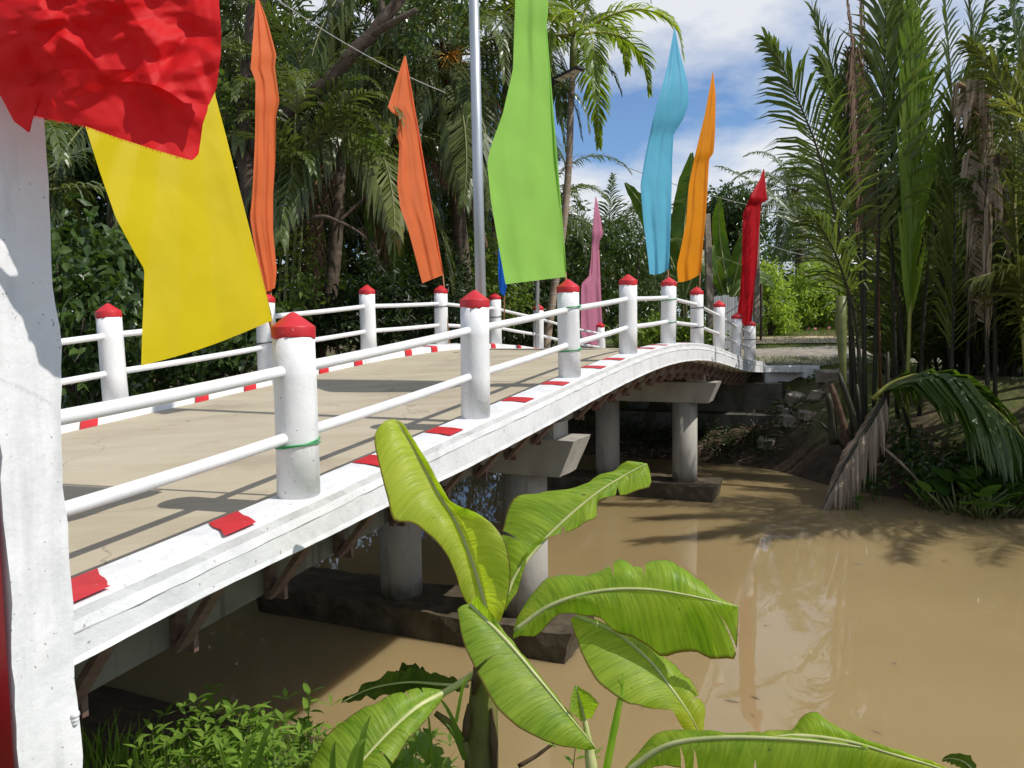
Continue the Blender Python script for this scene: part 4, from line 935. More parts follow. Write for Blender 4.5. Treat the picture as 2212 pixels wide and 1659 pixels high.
palm('areca palm with a ringed trunk and yellow-green fronds beside the light green flag',
     [P(1178, 760, 17.2), P(1195, 640, 17.2), P(1218, 480, 17.2), P(1229, 350, 17.2), P(1233, 230, 17.2), P(1238, 150, 17.2)], [.088, .078, .07, .066], P(1242, 75, 17.2), 12, 2.8, 17,
     mat='coco_y', rmat='rachis_y', ll=.72, npair=44, els=(1.25, -.25), bend=1.45, kind='areca_palm', tmat='stub', wid=.06, droop=.3, ringed=False)
ar = [o for o in bpy.data.objects if o.name.startswith('areca_palm')][0]
mk('crownshaft', MB().tube([P(1237, 165, 17.2), P(1239, 110, 17.2), P(1242, 45, 17.2)], [.07, .085, .05], 14), MT['rachis'], ar, True)
c = [V(p) for p in spline([P(1178, 760, 17.2), P(1195, 640, 17.2), P(1218, 480, 17.2), P(1229, 350, 17.2), P(1233, 230, 17.2), P(1238, 150, 17.2)], 30)]
for i in range(4, 29):
    mk('trunk_ring', MB().tube([c[i] - V((0, 0, .008)), c[i] + V((0, 0, .008))], lerp_list([.088, .078, .07, .066], i / 29) * 1.06, 14), MT['tin'], ar, True)
palm('young coconut palm with upright fronds in front of the clouds', None, None, P(1312, 640, 26.5), 15, 4.6, 18, els=(1.5, .45), bend=.8, ll=.95, npair=46, kind='young_palm', droop=.3)
palm('distant coconut palm with a full crown behind the dark red flag',
     [P(1733, 690, 38), P(1730, 600, 38), P(1722, 500, 38), P(1714, 425, 38)], [.26, .22, .18], P(1712, 415, 38), 24, 4.0, 19, els=(1.3, -1.0), npair=40, nuts=7, wid=.06, ll=.9, azr=None)
palm('hazy coconut palm farther off at the edge of the nipa stand', [P(1790, 690, 46), P(1790, 420, 46)], [.25, .2], P(1788, 400, 46), 16, 4.2, 20, els=(1.2, -.7), npair=34, wid=.07, ll=.9)
palm('coconut palm behind the light blue flag with low hanging fronds', [P(1392, 720, 30), P(1400, 560, 30)], [.2, .18], P(1402, 540, 30), 12, 3.6, 22, els=(1.2, -.9), npair=36, wid=.06)
palm('coconut palm with a dense low crown just right of the narrow orange flag', [P(690, 790, 18.5), P(676, 500, 18.5), P(668, 200, 18.5)], [.17, .14, .12], P(668, 170, 18.5), 22, 4.4, 31, els=(1.2, -1.1), npair=50)
palm('coconut palm with long drooping fronds between the orange flags', [P(830, 790, 20), P(835, 500, 20), P(846, 260, 20)], [.17, .14, .12], P(846, 240, 20), 22, 4.6, 32, els=(1.1, -1.1), npair=50)
palm('coconut palm whose fronds hang behind the tall lamp pole', [P(1035, 790, 22.5), P(1030, 520, 22.5), P(1022, 300, 22.5)], [.17, .14, .12], P(1022, 270, 22.5), 22, 4.6, 33, els=(1.1, -1.1), npair=48)
palm('coconut palm with fronds over the glossy shrub at the left', [P(255, 820, 15), P(250, 500, 15), P(240, 260, 15)], [.17, .14, .12], P(240, 230, 15), 20, 4.2, 34, els=(1.1, -1.0), npair=50)
palm('bushy coconut palm low behind the light green flag', [P(1150, 790, 25), P(1150, 520, 25)], [.16, .14], P(1150, 490, 25), 18, 4.2, 35, els=(1.25, -.6), npair=46)
# a single rust-brown frond hanging off the flowering coconut palm
fp = [o for o in bpy.data.objects if o.name.startswith('coconut_palm')][1]
frond(fp, [P(*q) for q in spline([(905, 335, 16.6), (945, 352, 16.4), (990, 395, 16.3), (1030, 455, 16.2), (1052, 520, 16.2)], 12)], 'dead_r', 'rachis_r', .75, 40, 60, .9, .04, .025, .05, 5, -.1, hang=.8)
cps = [o for o in bpy.data.objects if o.name.startswith('coconut_palm') and o.parent is None]
for k, (pi, d, pts) in enumerate(((1, 16.8, [(965, 130), (1015, 185), (1045, 270), (1058, 370), (1060, 450)]), (1, 16.6, [(955, 130), (900, 140), (850, 190), (815, 280), (800, 380)]), (1, 16.4, [(975, 150), (1000, 250), (1008, 350), (1002, 440)]),
        (2, 18.5, [(1100, 80), (1040, 110), (980, 180), (930, 270), (905, 350)]), (1, 16.3, [(950, 120), (870, 90), (790, 110), (735, 180), (715, 260)]), (0, 14.6, [(736, 305), (690, 300), (645, 350), (615, 440), (605, 520)]), (0, 14.6, [(736, 305), (790, 300), (832, 350), (850, 440), (852, 520)]),
        (3, 17, [(795, -60), (740, -20), (690, 70), (660, 180), (650, 270)]), (3, 17, [(800, -60), (860, 0), (890, 100), (900, 210), (895, 300)]), (4, 15.5, [(455, -90), (500, 0), (520, 110), (522, 220), (515, 310)]), (4, 15.5, [(445, -90), (380, 0), (330, 130), (300, 260), (290, 350)]), (2, 19, [(1110, 40), (1160, 70), (1200, 150), (1215, 250)]))):
    frond(cps[pi], [P(x, y, d - .15 * i) for i, (x, y) in enumerate(spline(pts, 13))], 'coco', 'rachis', 1.25, 62, 55, .55, .055, .03, .08, 900 + k, .05, hang=.75, tint=(.2, .9))
# clumping palm with thin ringed canes behind the narrow orange flag
cl = empty('clumping_palm', P(628, 760, 13.6), 'clump of thin green palm canes right of the narrow orange flag', 'palm')
for k, (a, b, t) in enumerate((((612, 770), (622, 500), (640, 240)), ((622, 770), (640, 480), (672, 200)), ((634, 770), (650, 520), (662, 300)), ((600, 770), (606, 520), (600, 280)))):
    cc = [P(*a, 13.6 + .15 * k), P(*b, 13.6 + .15 * k), P(*t, 13.6 + .15 * k)]
    mk('cane', MB().tube([V(p) for p in spline(cc, 20)], [.036 - .001 * i for i in range(20)], 8), MT['rachis'], cl, True)
    for j in range(5):
        az = rnd.uniform(0, 6.28)
        frond(cl, arc(cc[2] + V((0, 0, -.25 * j)), az, rnd.uniform(.5, 1.4), rnd.uniform(1.8, 2.8), 1.2), 'coco', 'rachis', .55, 30, 50, .45, .04, .014, .1, 300 + k * 7 + j)

# ------------------------------------------------------------------ nipa palms on the far bank
def nf(root, pts, mat='nipa', rmat='rachis_d', **k):
    C = [P(*q) for q in spline(pts, 16)]
    sd_ = k.get('seed', 1); th = R_(((sd_ * 37) % 90) - 45); a = dict(ll=1.0, npair=46, ang=42, droop=.25, wid=.055, r0=.045, start=.30, vee=.15, jit=.1, side=RIGHT * math.cos(th) + FWD * math.sin(th)); a.update(k)
    if 'hang' not in k: a['npair'] = int(a['npair'] * 1.3); a['wid'] *= 1.0; a['ll'] *= 1.5; a['droop'] += .12; a['vee'] += .05; a['ang'] *= .92
    else: a['side'] = None; a['npair'] = int(a['npair'] * 1.25); a['wid'] *= 1.2
    return frond(root, C, mat, rmat, a.pop('ll'), a.pop('npair'), a.pop('ang'), a.pop('droop'), a.pop('wid'), a.pop('r0'), a.pop('start'), **a)
def nipa(label, x, y, d): return empty('nipa_palm', P(x, y, d), label, 'palm', 'nipa palms on the far bank')
nA = nipa('nipa palm with dark bare stalks and a frond reaching left over the sky', 1860, 960, 16)
nf(nA, [(1852, 960, 16), (1842, 740, 16), (1820, 540, 15.8), (1775, 350, 15.5), (1712, 190, 15.2), (1655, 85, 15)], seed=1, ll=.95, start=.42, npair=44, droop=.35)
nf(nA, [(1866, 1000, 16), (1868, 700, 16), (1866, 420, 16), (1848, 160, 16), (1822, -60, 16)], 'dead_r', 'rachis_d', seed=2, ll=1.1, start=.42, hang=.8, droop=.9, npair=90, wid=.045, tint=(.5, .9))
nf(nA, [(1885, 990, 16.3), (1892, 700, 16.3), (1902, 400, 16.3), (1912, 100, 16.3), (1915, -220, 16.3)], seed=3, ll=1.1, start=.4, wid=.08, ang=34)
nf(nA, [(1902, 860, 16.4), (1896, 560, 16.4), (1884, 300, 16.4), (1868, 60, 16.4), (1860, -160, 16.4)], 'dead', 'rachis_r', r0=.03, seed=4, ll=.9, start=.5, hang=1.0, droop=.9, npair=60, wid=.04)
nf(nA, [(1862, 940, 15.8), (1852, 720, 15.8), (1824, 600, 15.6), (1780, 500, 15.4), (1722, 440, 15.2)], seed=5, ll=.85, start=.4, droop=.5, npair=30)
nf(nA, [(1872, 980, 16.4), (1862, 650, 16.4), (1838, 380, 16.4), (1800, 160, 16.2), (1752, 20, 16)], seed=7, ll=.95, start=.38)
nf(nA, [(1840, 980, 16.1), (1838, 800, 16.1), (1832, 560, 16.1), (1830, 330, 16.1), (1836, 120, 16.1)], seed=8, ll=.9, start=.5, mat='nipa')
mk('spear_leaf', MB().tube([P(1824, 900, 15.4), P(1820, 780, 15.4), P(1816, 690, 15.4), P(1818, 640, 15.4)], [.04, .07, .11, .09], 10), MT['rachis'], nA, True)
nB = nipa('nipa palm with one bright young frond standing straight up', 1960, 920, 16.2)
nf(nB, [(1958, 930, 16), (1966, 650, 16), (1975, 400, 16), (1972, 150, 16), (1958, -180, 16)], 'nipa_b', 'rachis_y', seed=11, side=RIGHT, ll=1.5, ang=7, wid=.10, start=.2, npair=60, vee=.0, jit=.015, droop=-.12)
nf(nB, [(1985, 930, 16.4), (1998, 650, 16.4), (2030, 390, 16.2), (2085, 160, 16), (2150, -60, 15.8)], seed=12, ll=1.0, start=.3)
nf(nB, [(1940, 930, 16.6), (1930, 650, 16.6), (1925, 380, 16.6), (1935, 120, 16.6), (1945, -160, 16.6)], seed=13, ll=1.05, start=.35, wid=.075, ang=30)
nf(nB, [(1884, 862, 14.8), (1930, 826, 14.7), (2000, 808, 14.4), (2075, 828, 14.0), (2145, 880, 13.7), (2205, 940, 13.5), (2262, 1015, 13.3)], 'nipa_m', 'rachis_y', seed=14, ll=2.2, start=.06, ang=48, hang=.5, droop=.22, wid=.085, npair=120, vee=-.15, jit=.05, tint=(.0, .2))
nf(nB, [(1928, 826, 14.9), (1885, 905, 14.6), (1842, 975, 14.3), (1805, 1042, 14.1), (1779, 1094, 14.0)], 'dead', 'rachis_d', seed=15, ll=1.15, start=.08, ang=26, hang=.8, droop=.3, wid=.042, npair=64, tint=(.4, .9), r0=.05, vee=-.1)
nf(nB, [(1960, 920, 16.8), (1940, 640, 17), (1890, 400, 17), (1830, 230, 17), (1770, 130, 17)], seed=16, ll=.9, start=.4)
nC = nipa('nipa palm hung with a long curtain of dry brown leaf', 2070, 900, 16.2)
nf(nC, [(2052, 940, 15.8), (2058, 700, 15.8), (2062, 480, 15.8), (2058, 240, 15.8), (2040, -20, 15.8)], seed=21, ll=1.05, start=.18, ang=38)
nf(nC, [(2150, 920, 15.4), (2148, 650, 15.4), (2138, 420, 15.4), (2118, 250, 15.4), (2095, 190, 15.3), (2080, 240, 15.2)], 'dead', 'rachis_d', seed=22, ll=1.5, start=.3, hang=1.3, droop=1.2, npair=130, wid=.045, tint=(.7, 1.))
nf(nC, [(2135, 900, 15.2), (2130, 700, 15.2), (2125, 520, 15.2), (2135, 380, 15.2), (2160, 330, 15.1)], 'dead', 'rachis_d', seed=23, ll=1.3, start=.25, hang=1.3, droop=1.2, npair=110, wid=.045, tint=(.7, 1.))
nf(nC, [(2085, 930, 16.5), (2095, 650, 16.5), (2110, 400, 16.5), (2105, 150, 16.5), (2080, -120, 16.5)], seed=24, ll=1.05, start=.3)
nf(nC, [(2065, 930, 16.8), (2040, 650, 16.8), (2010, 400, 16.8), (1990, 150, 16.8), (1985, -120, 16.8)], seed=25, ll=1.0, start=.25)
nD = nipa('nipa palm with yellowing arched fronds at the right edge', 2230, 900, 15.8)
nf(nD, [(2225, 920, 15.2), (2205, 650, 15.2), (2192, 420, 15.2), (2205, 170, 15.1), (2255, -20, 15)], 'nipa_y', 'rachis_y', seed=31, ll=1.0, start=.2, droop=.5)
nf(nD, [(2320, 860, 15), (2275, 560, 15), (2215, 320, 15), (2155, 170, 15), (2090, 90, 15)], 'nipa_y', 'rachis', seed=32, ll=1.0, start=.25, droop=.6)
nf(nD, [(2260, 920, 15.6), (2240, 700, 15.6), (2190, 520, 15.5), (2130, 420, 15.4), (2070, 390, 15.3)], 'nipa', 'rachis', seed=33, ll=.95, start=.3, droop=.6)
nf(nD, [(2230, 930, 15.9), (2235, 650, 15.9), (2225, 380, 15.9), (2200, 120, 15.9), (2160, -120, 15.9)], 'nipa', 'rachis', seed=34, ll=1.05, start=.2)
nf(nD, [(2280, 930, 15), (2270, 760, 15), (2225, 640, 14.9), (2165, 590, 14.8), (2110, 600, 14.7)], 'nipa_y', 'rachis', seed=35, ll=.9, start=.3, droop=.6)
for gi, (lab, x, d, n) in enumerate((('nipa palm beyond the right edge shading the far bank', 2480, 15.5, 10), ('nipa palm beyond the right edge standing near the water', 2525, 12.9, 16), ('nipa palm standing in the second row behind the bare dark stalks', 1935, 18.5, 12), ('nipa palm in the second row behind the dry brown curtain', 2075, 18.8, 26), ('nipa palm in the second row at the right edge', 2190, 18.2, 24), ('tall nipa palm closing the row behind the right edge', 2300, 19.5, 6))):
    nE = nipa(lab, x, 880 if d > 15 else 1000, d); rg = random.Random(50 + gi)
    for k in range(n):
        az = rg.uniform(-1.6, 2.3) if d > 15 else rg.uniform(0, 6.28); el = rg.uniform(1.15, 1.52)
        b = P(x + rg.uniform(-40, 40), 890 if d > 15 else 1020, d + rg.uniform(-.4, .4))
        frond(nE, arc(b, az, el, rg.uniform(6.2, 8.6), rg.uniform(.3, .75), 16), rg.choice(['nipa', 'nipa', 'nipa', 'nipa_y']), 'rachis_d', 1.7, 70, 44, .45, .065, .045, .14, 600 + gi * 40 + k, .2)
# ================================================================== leafy trees and shrubs
def leaf_cloud(blobs, n, ln, wd, seed, up=.35, sun_bias=.0, droop=.3, shell=.55, big=False):
    """n leaves spread through the blobs (centre, radii); denser towards the shell, gathered in sprays with gaps between"""
    rg = np.random.default_rng(seed); wts = np.array([b[1][0] * b[1][1] + b[1][0] * b[1][2] for b in blobs]); wts = wts / wts.sum()
    per = 9; ns = max(1, n // per); ks = rg.choice(len(blobs), ns, p=wts)
    cen = np.array([b[0] for b in blobs])[ks]; rad = np.array([b[1] for b in blobs])[ks]
    nrm = lambda a: a / np.maximum(1e-6, np.linalg.norm(a, axis=-1, keepdims=True))
    d = nrm(rg.normal(size=(ns, 3)))
    q = np.where(rg.random(ns) < .8, rg.uniform(shell, 1.0, ns) ** .6, rg.uniform(.2, .8, ns))
    ph = ks[:, None] * 1.7; lump = np.sin(d * 5.3 + ph).sum(1) * .09; q = q * (1 + lump)
    c0 = cen + d * rad * q[:, None]
    ax = nrm(d * .7 + rg.normal(size=(ns, 3)) * .5 + np.array([0, 0, .25])); tb = rg.uniform(0, .6, ns)
    jj = np.arange(per) / per - .4; N = ns * per
    p = (c0[:, None] + ax[:, None] * jj[None, :, None] * ln * 3.2).reshape(N, 3) + rg.normal(size=(N, 3)) * ln * .25
    dr = np.repeat(ax, per, 0) * .6 + rg.normal(size=(N, 3)) * .8; dr[:, 2] -= droop; dr = nrm(dr)
    nn = rg.normal(size=(N, 3)) * .6 + np.array([0, 0, up]) + np.repeat(d, per, 0) * .4
    sd = nrm(np.cross(dr, nn)); nn = np.cross(sd, dr)
    L = (ln * rg.uniform(.7, 1.25, N))[:, None]; w = (wd * rg.uniform(.75, 1.2, N) * .5)[:, None]
    t = np.clip(np.repeat(tb, per) + rg.uniform(0, .4, N), 0, 1); Z = np.array([0, 0, 1.])
    if big:
        m1 = p + dr * L * .35 + nn * (.06 * L); m2 = p + dr * L * .7 + nn * .03 * L; tip = p + dr * L - Z * .12 * L
        vs = np.stack([p, m1 - sd * w + nn * .05 * L, m1, m1 + sd * w + nn * .05 * L, m2 - sd * w * .75, m2 - nn * .03 * L, m2 + sd * w * .75, tip], 1).reshape(-1, 3); k = 8
        pat = ((0, 2, 1), (0, 3, 2), (1, 2, 5, 4), (2, 3, 6, 5), (4, 5, 7), (5, 6, 7))
    else:
        m = p + dr * L * .45
        vs = np.stack([p, m - sd * w + nn * w * .3, p + dr * L - Z * .1 * L, m + sd * w + nn * w * .3], 1).reshape(-1, 3); k = 4
        pat = ((0, 1, 2), (0, 2, 3))
    mb = MB(); mb.v = vs; mb.f = [tuple(b + x for x in f) for b in range(0, N * k, k) for f in pat]; mb.t = np.repeat(t, k); return mb
def blob(x, y, d, rx, ry, rd): c = P(x, y, d); return (tuple(c), (rx * d / FPX, rd, ry * d / FPX))
def shrub(name, label, cat, base, blobs, n, ln, wd, mat, seed, limbs=5, r=.03, part='foliage', group=None, big=False, lm='bark', **k):
    root = empty(name, base, label, cat, group); rg = random.Random(seed)
    for i in range(limbs):
        b = blobs[i % len(blobs)]; e = V(b[0]) + V((rg.uniform(-.5, .5) * b[1][0], rg.uniform(-.5, .5) * b[1][1], rg.uniform(-.2, .6) * b[1][2]))
        m = V(base).lerp(e, .5) + V((rg.uniform(-.1, .1), rg.uniform(-.1, .1), .1))
        mk('branch', MB().tube([V(p) for p in spline([V(base) + V((rg.uniform(-.08, .08), rg.uniform(-.08, .08), 0)), m, e], 9)], [r * (1 - .09 * j) for j in range(9)], 6), MT[lm], root, True)
    mk(part, leaf_cloud(blobs, n, ln, wd, seed, big=big, **k), MT[mat], root); return root
# tall branching tree whose trunk passes behind the narrow orange flag
T1 = empty('branching_tree', P(566, 800, 14), 'broad tree with a dark trunk and a thick bough slanting up behind the orange flags', 'tree')
def limb(root, pts, rr, name='bough', n=16, mat='bark', sides=10):
    c = [V(P(*q)) for q in spline(pts, n)]
    c = [p + V((noise.noise(p * 2.1), noise.noise(p * 2.1 + V((4, 4, 4))), noise.noise(p * 2.1 + V((8, 1, 2))))) * .05 for p in c]
    return mk(name, MB().tube(c, [lerp_list(rr, i / (n - 1)) for i in range(n)], sides), MT[mat], root, True)
limb(T1, [(572, 830, 14), (556, 640, 14), (545, 430, 14), (530, 300, 14), (540, 150, 14), (556, 0, 14), (570, -220, 14)], [.26, .2, .17, .15, .12], 'trunk', 24, sides=14)
limb(T1, [(545, 330, 14), (600, 262, 13.8), (680, 200, 13.6), (760, 122, 13.5), (828, 42, 13.4), (872, -20, 13.4), (905, -140, 13.4)], [.15, .13, .115, .1, .07])
limb(T1, [(640, 226, 13.7), (690, 226, 13.6), (742, 240, 13.5)], [.05, .042, .03])
limb(T1, [(830, 42, 13.4), (822, 0, 13.4), (800, -60, 13.3)], [.06, .05, .04])
limb(T1, [(800, 75, 13.4), (850, 48, 13.2), (898, 22, 13.1)], [.06, .055, .045])
limb(T1, [(556, 560, 13.9), (594, 511, 13.7), (674, 468, 13.5), (734, 478, 13.4), (791, 516, 13.3)], [.05, .04, .032, .02])
limb(T1, [(734, 478, 13.4), (777, 433, 13.4), (805, 418, 13.4), (862, 416, 13.4)], [.028, .024, .02, .012])
limb(T1, [(535, 340, 14), (500, 285, 14.2), (470, 190, 14.4), (440, 60, 14.4)], [.09, .07, .05, .03])
mk('crown', leaf_cloud([blob(480, -110, 14.5, 130, 90, 1.6), blob(620, -150, 14, 150, 90, 1.6), blob(840, -110, 14, 160, 90, 1.5), blob(980, 20, 14.5, 70, 70, .9), blob(1000, -90, 15, 120, 80, 1.4), blob(330, -60, 14.5, 120, 90, 1.6), blob(900, 60, 14.3, 40, 40, .5)], 5200, .15, .065, 61, droop=.5), MT['leafA'], T1)
mk('foliage', leaf_cloud([blob(805, 300, 13.4, 46, 34, .4), blob(650, 640, 13.5, 40, 60, .4), blob(500, 240, 14, 60, 60, .6), blob(640, 560, 14.0, 50, 70, .5)], 1500, .14, .06, 62, droop=.5), MT['leafC'], T1)
G = 'shrubs behind the far rail'
shrub('glossy_shrub', 'shrub with large glossy oval leaves between the white pillar and the yellow flag', 'shrub', P(180, 960, 9.2), [blob(170, 560, 9.2, 110, 90, .8), blob(250, 680, 9.0, 110, 110, .8), blob(130, 700, 9.4, 70, 120, .8), blob(190, 790, 9.2, 110, 90, .7), blob(290, 560, 9.6, 70, 80, .7)], 3400, .165, .075, 'leafA', 71, 9, .03, group=G, big=True, droop=.75)
shrub('leafy_shrub', 'leafy shrub low behind the rail under the yellow flag', 'shrub', P(470, 940, 9.9), [blob(430, 780, 10.2, 90, 70, .7), blob(540, 760, 10.0, 70, 60, .6), blob(500, 690, 10.6, 90, 80, .7), blob(350, 800, 10.2, 60, 60, .6)], 2600, .14, .07, 'leafA', 72, 7, .025, group=G, big=True, droop=.7)
shrub('leafy_shrub', 'dark shrub around the foot of the leaning coconut palm', 'shrub', P(720, 900, 14.6), [blob(640, 690, 14.4, 70, 70, .7), blob(760, 700, 14.6, 90, 60, .7), blob(820, 640, 15, 70, 80, .8)], 4200, .15, .06, 'leafB', 73, 6, .03, group=G)
shrub('leafy_shrub', 'dark shrub between the two far posts under the folded orange flag', 'shrub', P(900, 900, 15.5), [blob(890, 690, 15.6, 90, 70, .7), blob(990, 690, 15.8, 70, 70, .8), blob(950, 620, 16.4, 80, 80, .8)], 4200, .14, .055, 'leafB', 74, 6, .03, group=G)
shrub('leafy_shrub', 'pale green shrub beside the tall lamp pole with small bright leaves', 'shrub', P(1040, 900, 18.5), [blob(1030, 560, 18.6, 60, 90, .9), blob(1080, 640, 18.4, 60, 70, .8), blob(900, 560, 18.4, 60, 70, .8)], 4200, .14, .06, 'leafC', 75, 5, .03, group=G)
shrub('feathery_shrub', 'dense feathery shrub behind the pink flag', 'shrub', P(1350, 800, 23.5), [blob(1300, 560, 23.5, 70, 90, 1.2), blob(1360, 520, 23.6, 60, 60, 1.0), blob(1250, 600, 23, 60, 90, 1.2), blob(1400, 640, 24, 70, 80, 1.2), blob(1340, 670, 23, 90, 60, 1.0)], 9500, .17, .05, 'leafA', 76, 8, .04, group=G, droop=.5)
shrub('creeper_clump', 'low bright creeper behind the post between the blue and amber flags', 'shrub', P(1420, 800, 21.5), [blob(1400, 722, 21.5, 70, 26, .8), blob(1500, 726, 21.6, 70, 24, .8), blob(1440, 715, 22, 60, 26, .7)], 3000, .15, .09, 'leafC', 77, 5, .015, group=G)
shrub('leafy_shrub', 'dark shrub filling the gap right of the light green flag', 'shrub', P(1180, 860, 20.5), [blob(1150, 600, 20.5, 60, 110, 1.), blob(1200, 660, 20.6, 70, 70, 1.), blob(1120, 690, 20.2, 80, 60, .9)], 5200, .15, .055, 'leafB', 78, 6, .03, group=G)
# far side of the road
shrub('round_shrub', 'round pale green shrub on the lawn right of the dark red flag', 'shrub', P(1772, 722, 36), [blob(1735, 660, 36, 66, 46, 1.5), blob(1800, 650, 36, 60, 56, 1.5), blob(1760, 615, 36, 60, 40, 1.3), blob(1830, 620, 37, 50, 50, 1.3), blob(1700, 680, 35.5, 40, 36, 1.)], 9000, .22, .11, 'leafD', 81, 8, .07, group='shrubs on the lawn')
shrub('round_shrub', 'smaller shrub beside the slim concrete pole on the lawn', 'shrub', P(1665, 722, 33), [blob(1668, 650, 33, 34, 60, 1.2), blob(1655, 610, 33.5, 36, 40, 1.2), blob(1690, 690, 33, 30, 30, .8)], 3200, .2, .09, 'leafD', 82, 6, .05, group='shrubs on the lawn')
shrub('round_shrub', 'sunny shrub seen between the dark nipa stalks', 'shrub', P(1950, 735, 35), [blob(1930, 650, 35, 60, 60, 1.4), blob(2010, 660, 35.5, 70, 60, 1.4)], 6000, .22, .11, 'leafD', 83, 6, .06, group='shrubs on the lawn')
shrub('leafy_tree', 'leafy green treetop between the amber and dark red flags', 'tree', P(1580, 700, 33), [blob(1575, 450, 33, 50, 44, 1.5), blob(1600, 500, 33, 50, 50, 1.5), blob(1545, 500, 33.5, 40, 50, 1.3)], 6500, .22, .10, 'leafA', 84, 6, .09, part='crown', lm='bark')
for k, (x, y, d) in enumerate(((1758, 716, 35.2), (1785, 718, 35.0), (1812, 722, 35.1))):
    pass
pk = MB(); rg = random.Random(4)
for k in range(24):
    c = P(rg.choice((1755, 1790, 1812, 1745)) + rg.gauss(0, 6), 714 + rg.gauss(0, 6), 34.6); n0 = len(pk.v); s_ = .07
    a = V((rg.gauss(0, 1), rg.gauss(0, 1), rg.gauss(0, 1))).normalized() * s_; b = a.orthogonal().normalized() * s_
    pk.quad(c - a, c - b, c + a, c + b)
tag(mk('flower_bed', pk, MT['pinkfl']), 'pink blossoms at the foot of the round pale shrub', 'flowers')
# woodland mass that closes the view behind the palms
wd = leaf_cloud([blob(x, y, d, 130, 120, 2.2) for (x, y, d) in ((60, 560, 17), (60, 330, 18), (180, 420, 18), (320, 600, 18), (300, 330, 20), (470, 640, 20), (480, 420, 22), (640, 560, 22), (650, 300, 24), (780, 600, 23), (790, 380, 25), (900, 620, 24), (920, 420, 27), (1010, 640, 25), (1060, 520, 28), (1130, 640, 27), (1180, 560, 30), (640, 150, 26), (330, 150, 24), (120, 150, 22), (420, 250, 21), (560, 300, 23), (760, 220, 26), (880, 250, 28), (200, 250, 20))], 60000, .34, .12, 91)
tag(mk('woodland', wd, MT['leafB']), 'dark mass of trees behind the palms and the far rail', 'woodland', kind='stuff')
wd = leaf_cloud([blob(x, y, d, 150, 80, 3) for (x, y, d) in ((1430, 620, 42), (1560, 600, 46), (1280, 640, 40), (1820, 560, 60), (1960, 560, 58), (2100, 540, 56), (2240, 540, 50), (1690, 600, 62), (2050, 640, 48), (2200, 660, 40))] + [blob(x, y, d, 110, 110, 2) for (x, y, d) in ((2130, 430, 26), (2240, 330, 26), (2230, 110, 26), (2110, 620, 26), (2250, 560, 25))], 34000, .42, .16, 92)
tag(mk('woodland', wd, MT['leafA']), 'distant tree line beyond the lawn and house', 'woodland', kind='stuff')
# dark undergrowth below the woodland and under the bridge, along the left bank
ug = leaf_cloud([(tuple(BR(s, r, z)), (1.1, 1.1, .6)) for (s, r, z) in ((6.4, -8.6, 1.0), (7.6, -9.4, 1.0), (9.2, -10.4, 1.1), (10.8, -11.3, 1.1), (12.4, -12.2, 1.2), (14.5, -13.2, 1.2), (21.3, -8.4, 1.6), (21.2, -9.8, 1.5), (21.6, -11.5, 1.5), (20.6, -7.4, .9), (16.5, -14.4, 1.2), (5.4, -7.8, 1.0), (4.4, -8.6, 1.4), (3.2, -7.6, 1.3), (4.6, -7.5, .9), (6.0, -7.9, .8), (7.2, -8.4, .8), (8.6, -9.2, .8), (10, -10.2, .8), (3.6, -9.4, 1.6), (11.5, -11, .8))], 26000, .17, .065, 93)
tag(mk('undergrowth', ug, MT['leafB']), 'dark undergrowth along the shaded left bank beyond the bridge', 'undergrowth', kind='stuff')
# background banana plants
def bg_banana(label, x, y, d, leaves, seed):
    root = empty('banana_plant', P(x, y, d), label, 'banana plant', 'banana plants beyond the bridge')
    mk('pseudostem', MB().tube([P(x, y, d), P(x, y - 90 * 24 / d, d)], [.12, .08], 10), MT['pseudo'], root, True)
    for k, (pts, w) in enumerate(leaves):
        pts = [(*q, d + .25 * math.sin(k * 2 + i)) for i, q in enumerate(pts)]
        banana_leaf(root, pts, [w * .15, w * .9, w, w * .8, 3], [w * .15, w, w, w * .75, 3], [0, .1, .12, .1, 0], [0, -.05, -.1, -.1, 0], 'ban_far', 22, 3, .05, seed + k, .03, PF=P)
    return root
bg_banana('banana plant with one tall torn leaf between the blue and amber flags', 1478, 730, 24.5, [([(1476, 640), (1474, 560), (1480, 470), (1490, 390), (1494, 330)], 30), ([(1474, 640), (1450, 560), (1420, 500), (1385, 440), (1350, 395)], 24), ([(1480, 640), (1500, 590), (1520, 560), (1535, 570), (1545, 600)], 22)], 210)
bg_banana('banana clump right of the rough concrete pole', 1575, 735, 26.5, [([(1575, 650), (1565, 580), (1556, 520), (1552, 470), (1556, 425)], 17), ([(1577, 650), (1590, 590), (1605, 540), (1622, 500), (1640, 480)], 20), ([(1572, 660), (1600, 620), (1630, 600), (1655, 604), (1672, 625)], 16), ([(1578, 650), (1598, 610), (1614, 580), (1625, 560), (1640, 556)], 20), ([(1570, 650), (1555, 610), (1545, 580), (1540, 555), (1540, 530)], 16)], 220)
bg_banana('banana plant with a dry tattered leaf behind the folded orange flag', 830, 760, 16.4, [([(828, 690), (822, 600), (812, 520), (806, 450), (806, 390)], 24), ([(832, 690), (850, 600), (852, 520), (848, 450), (842, 400)], 22), ([(826, 690), (790, 640), (750, 610), (710, 610), (680, 628)], 18), ([(832, 700), (870, 660), (900, 640), (922, 640), (940, 655)], 14)], 230)
dl = empty('hanging_dead_leaf', P(790, 470, 15.6), 'crumpled dry banana leaf hanging beside the leaning palm trunk', 'dead leaf')
dm = MB(); rg = random.Random(12)
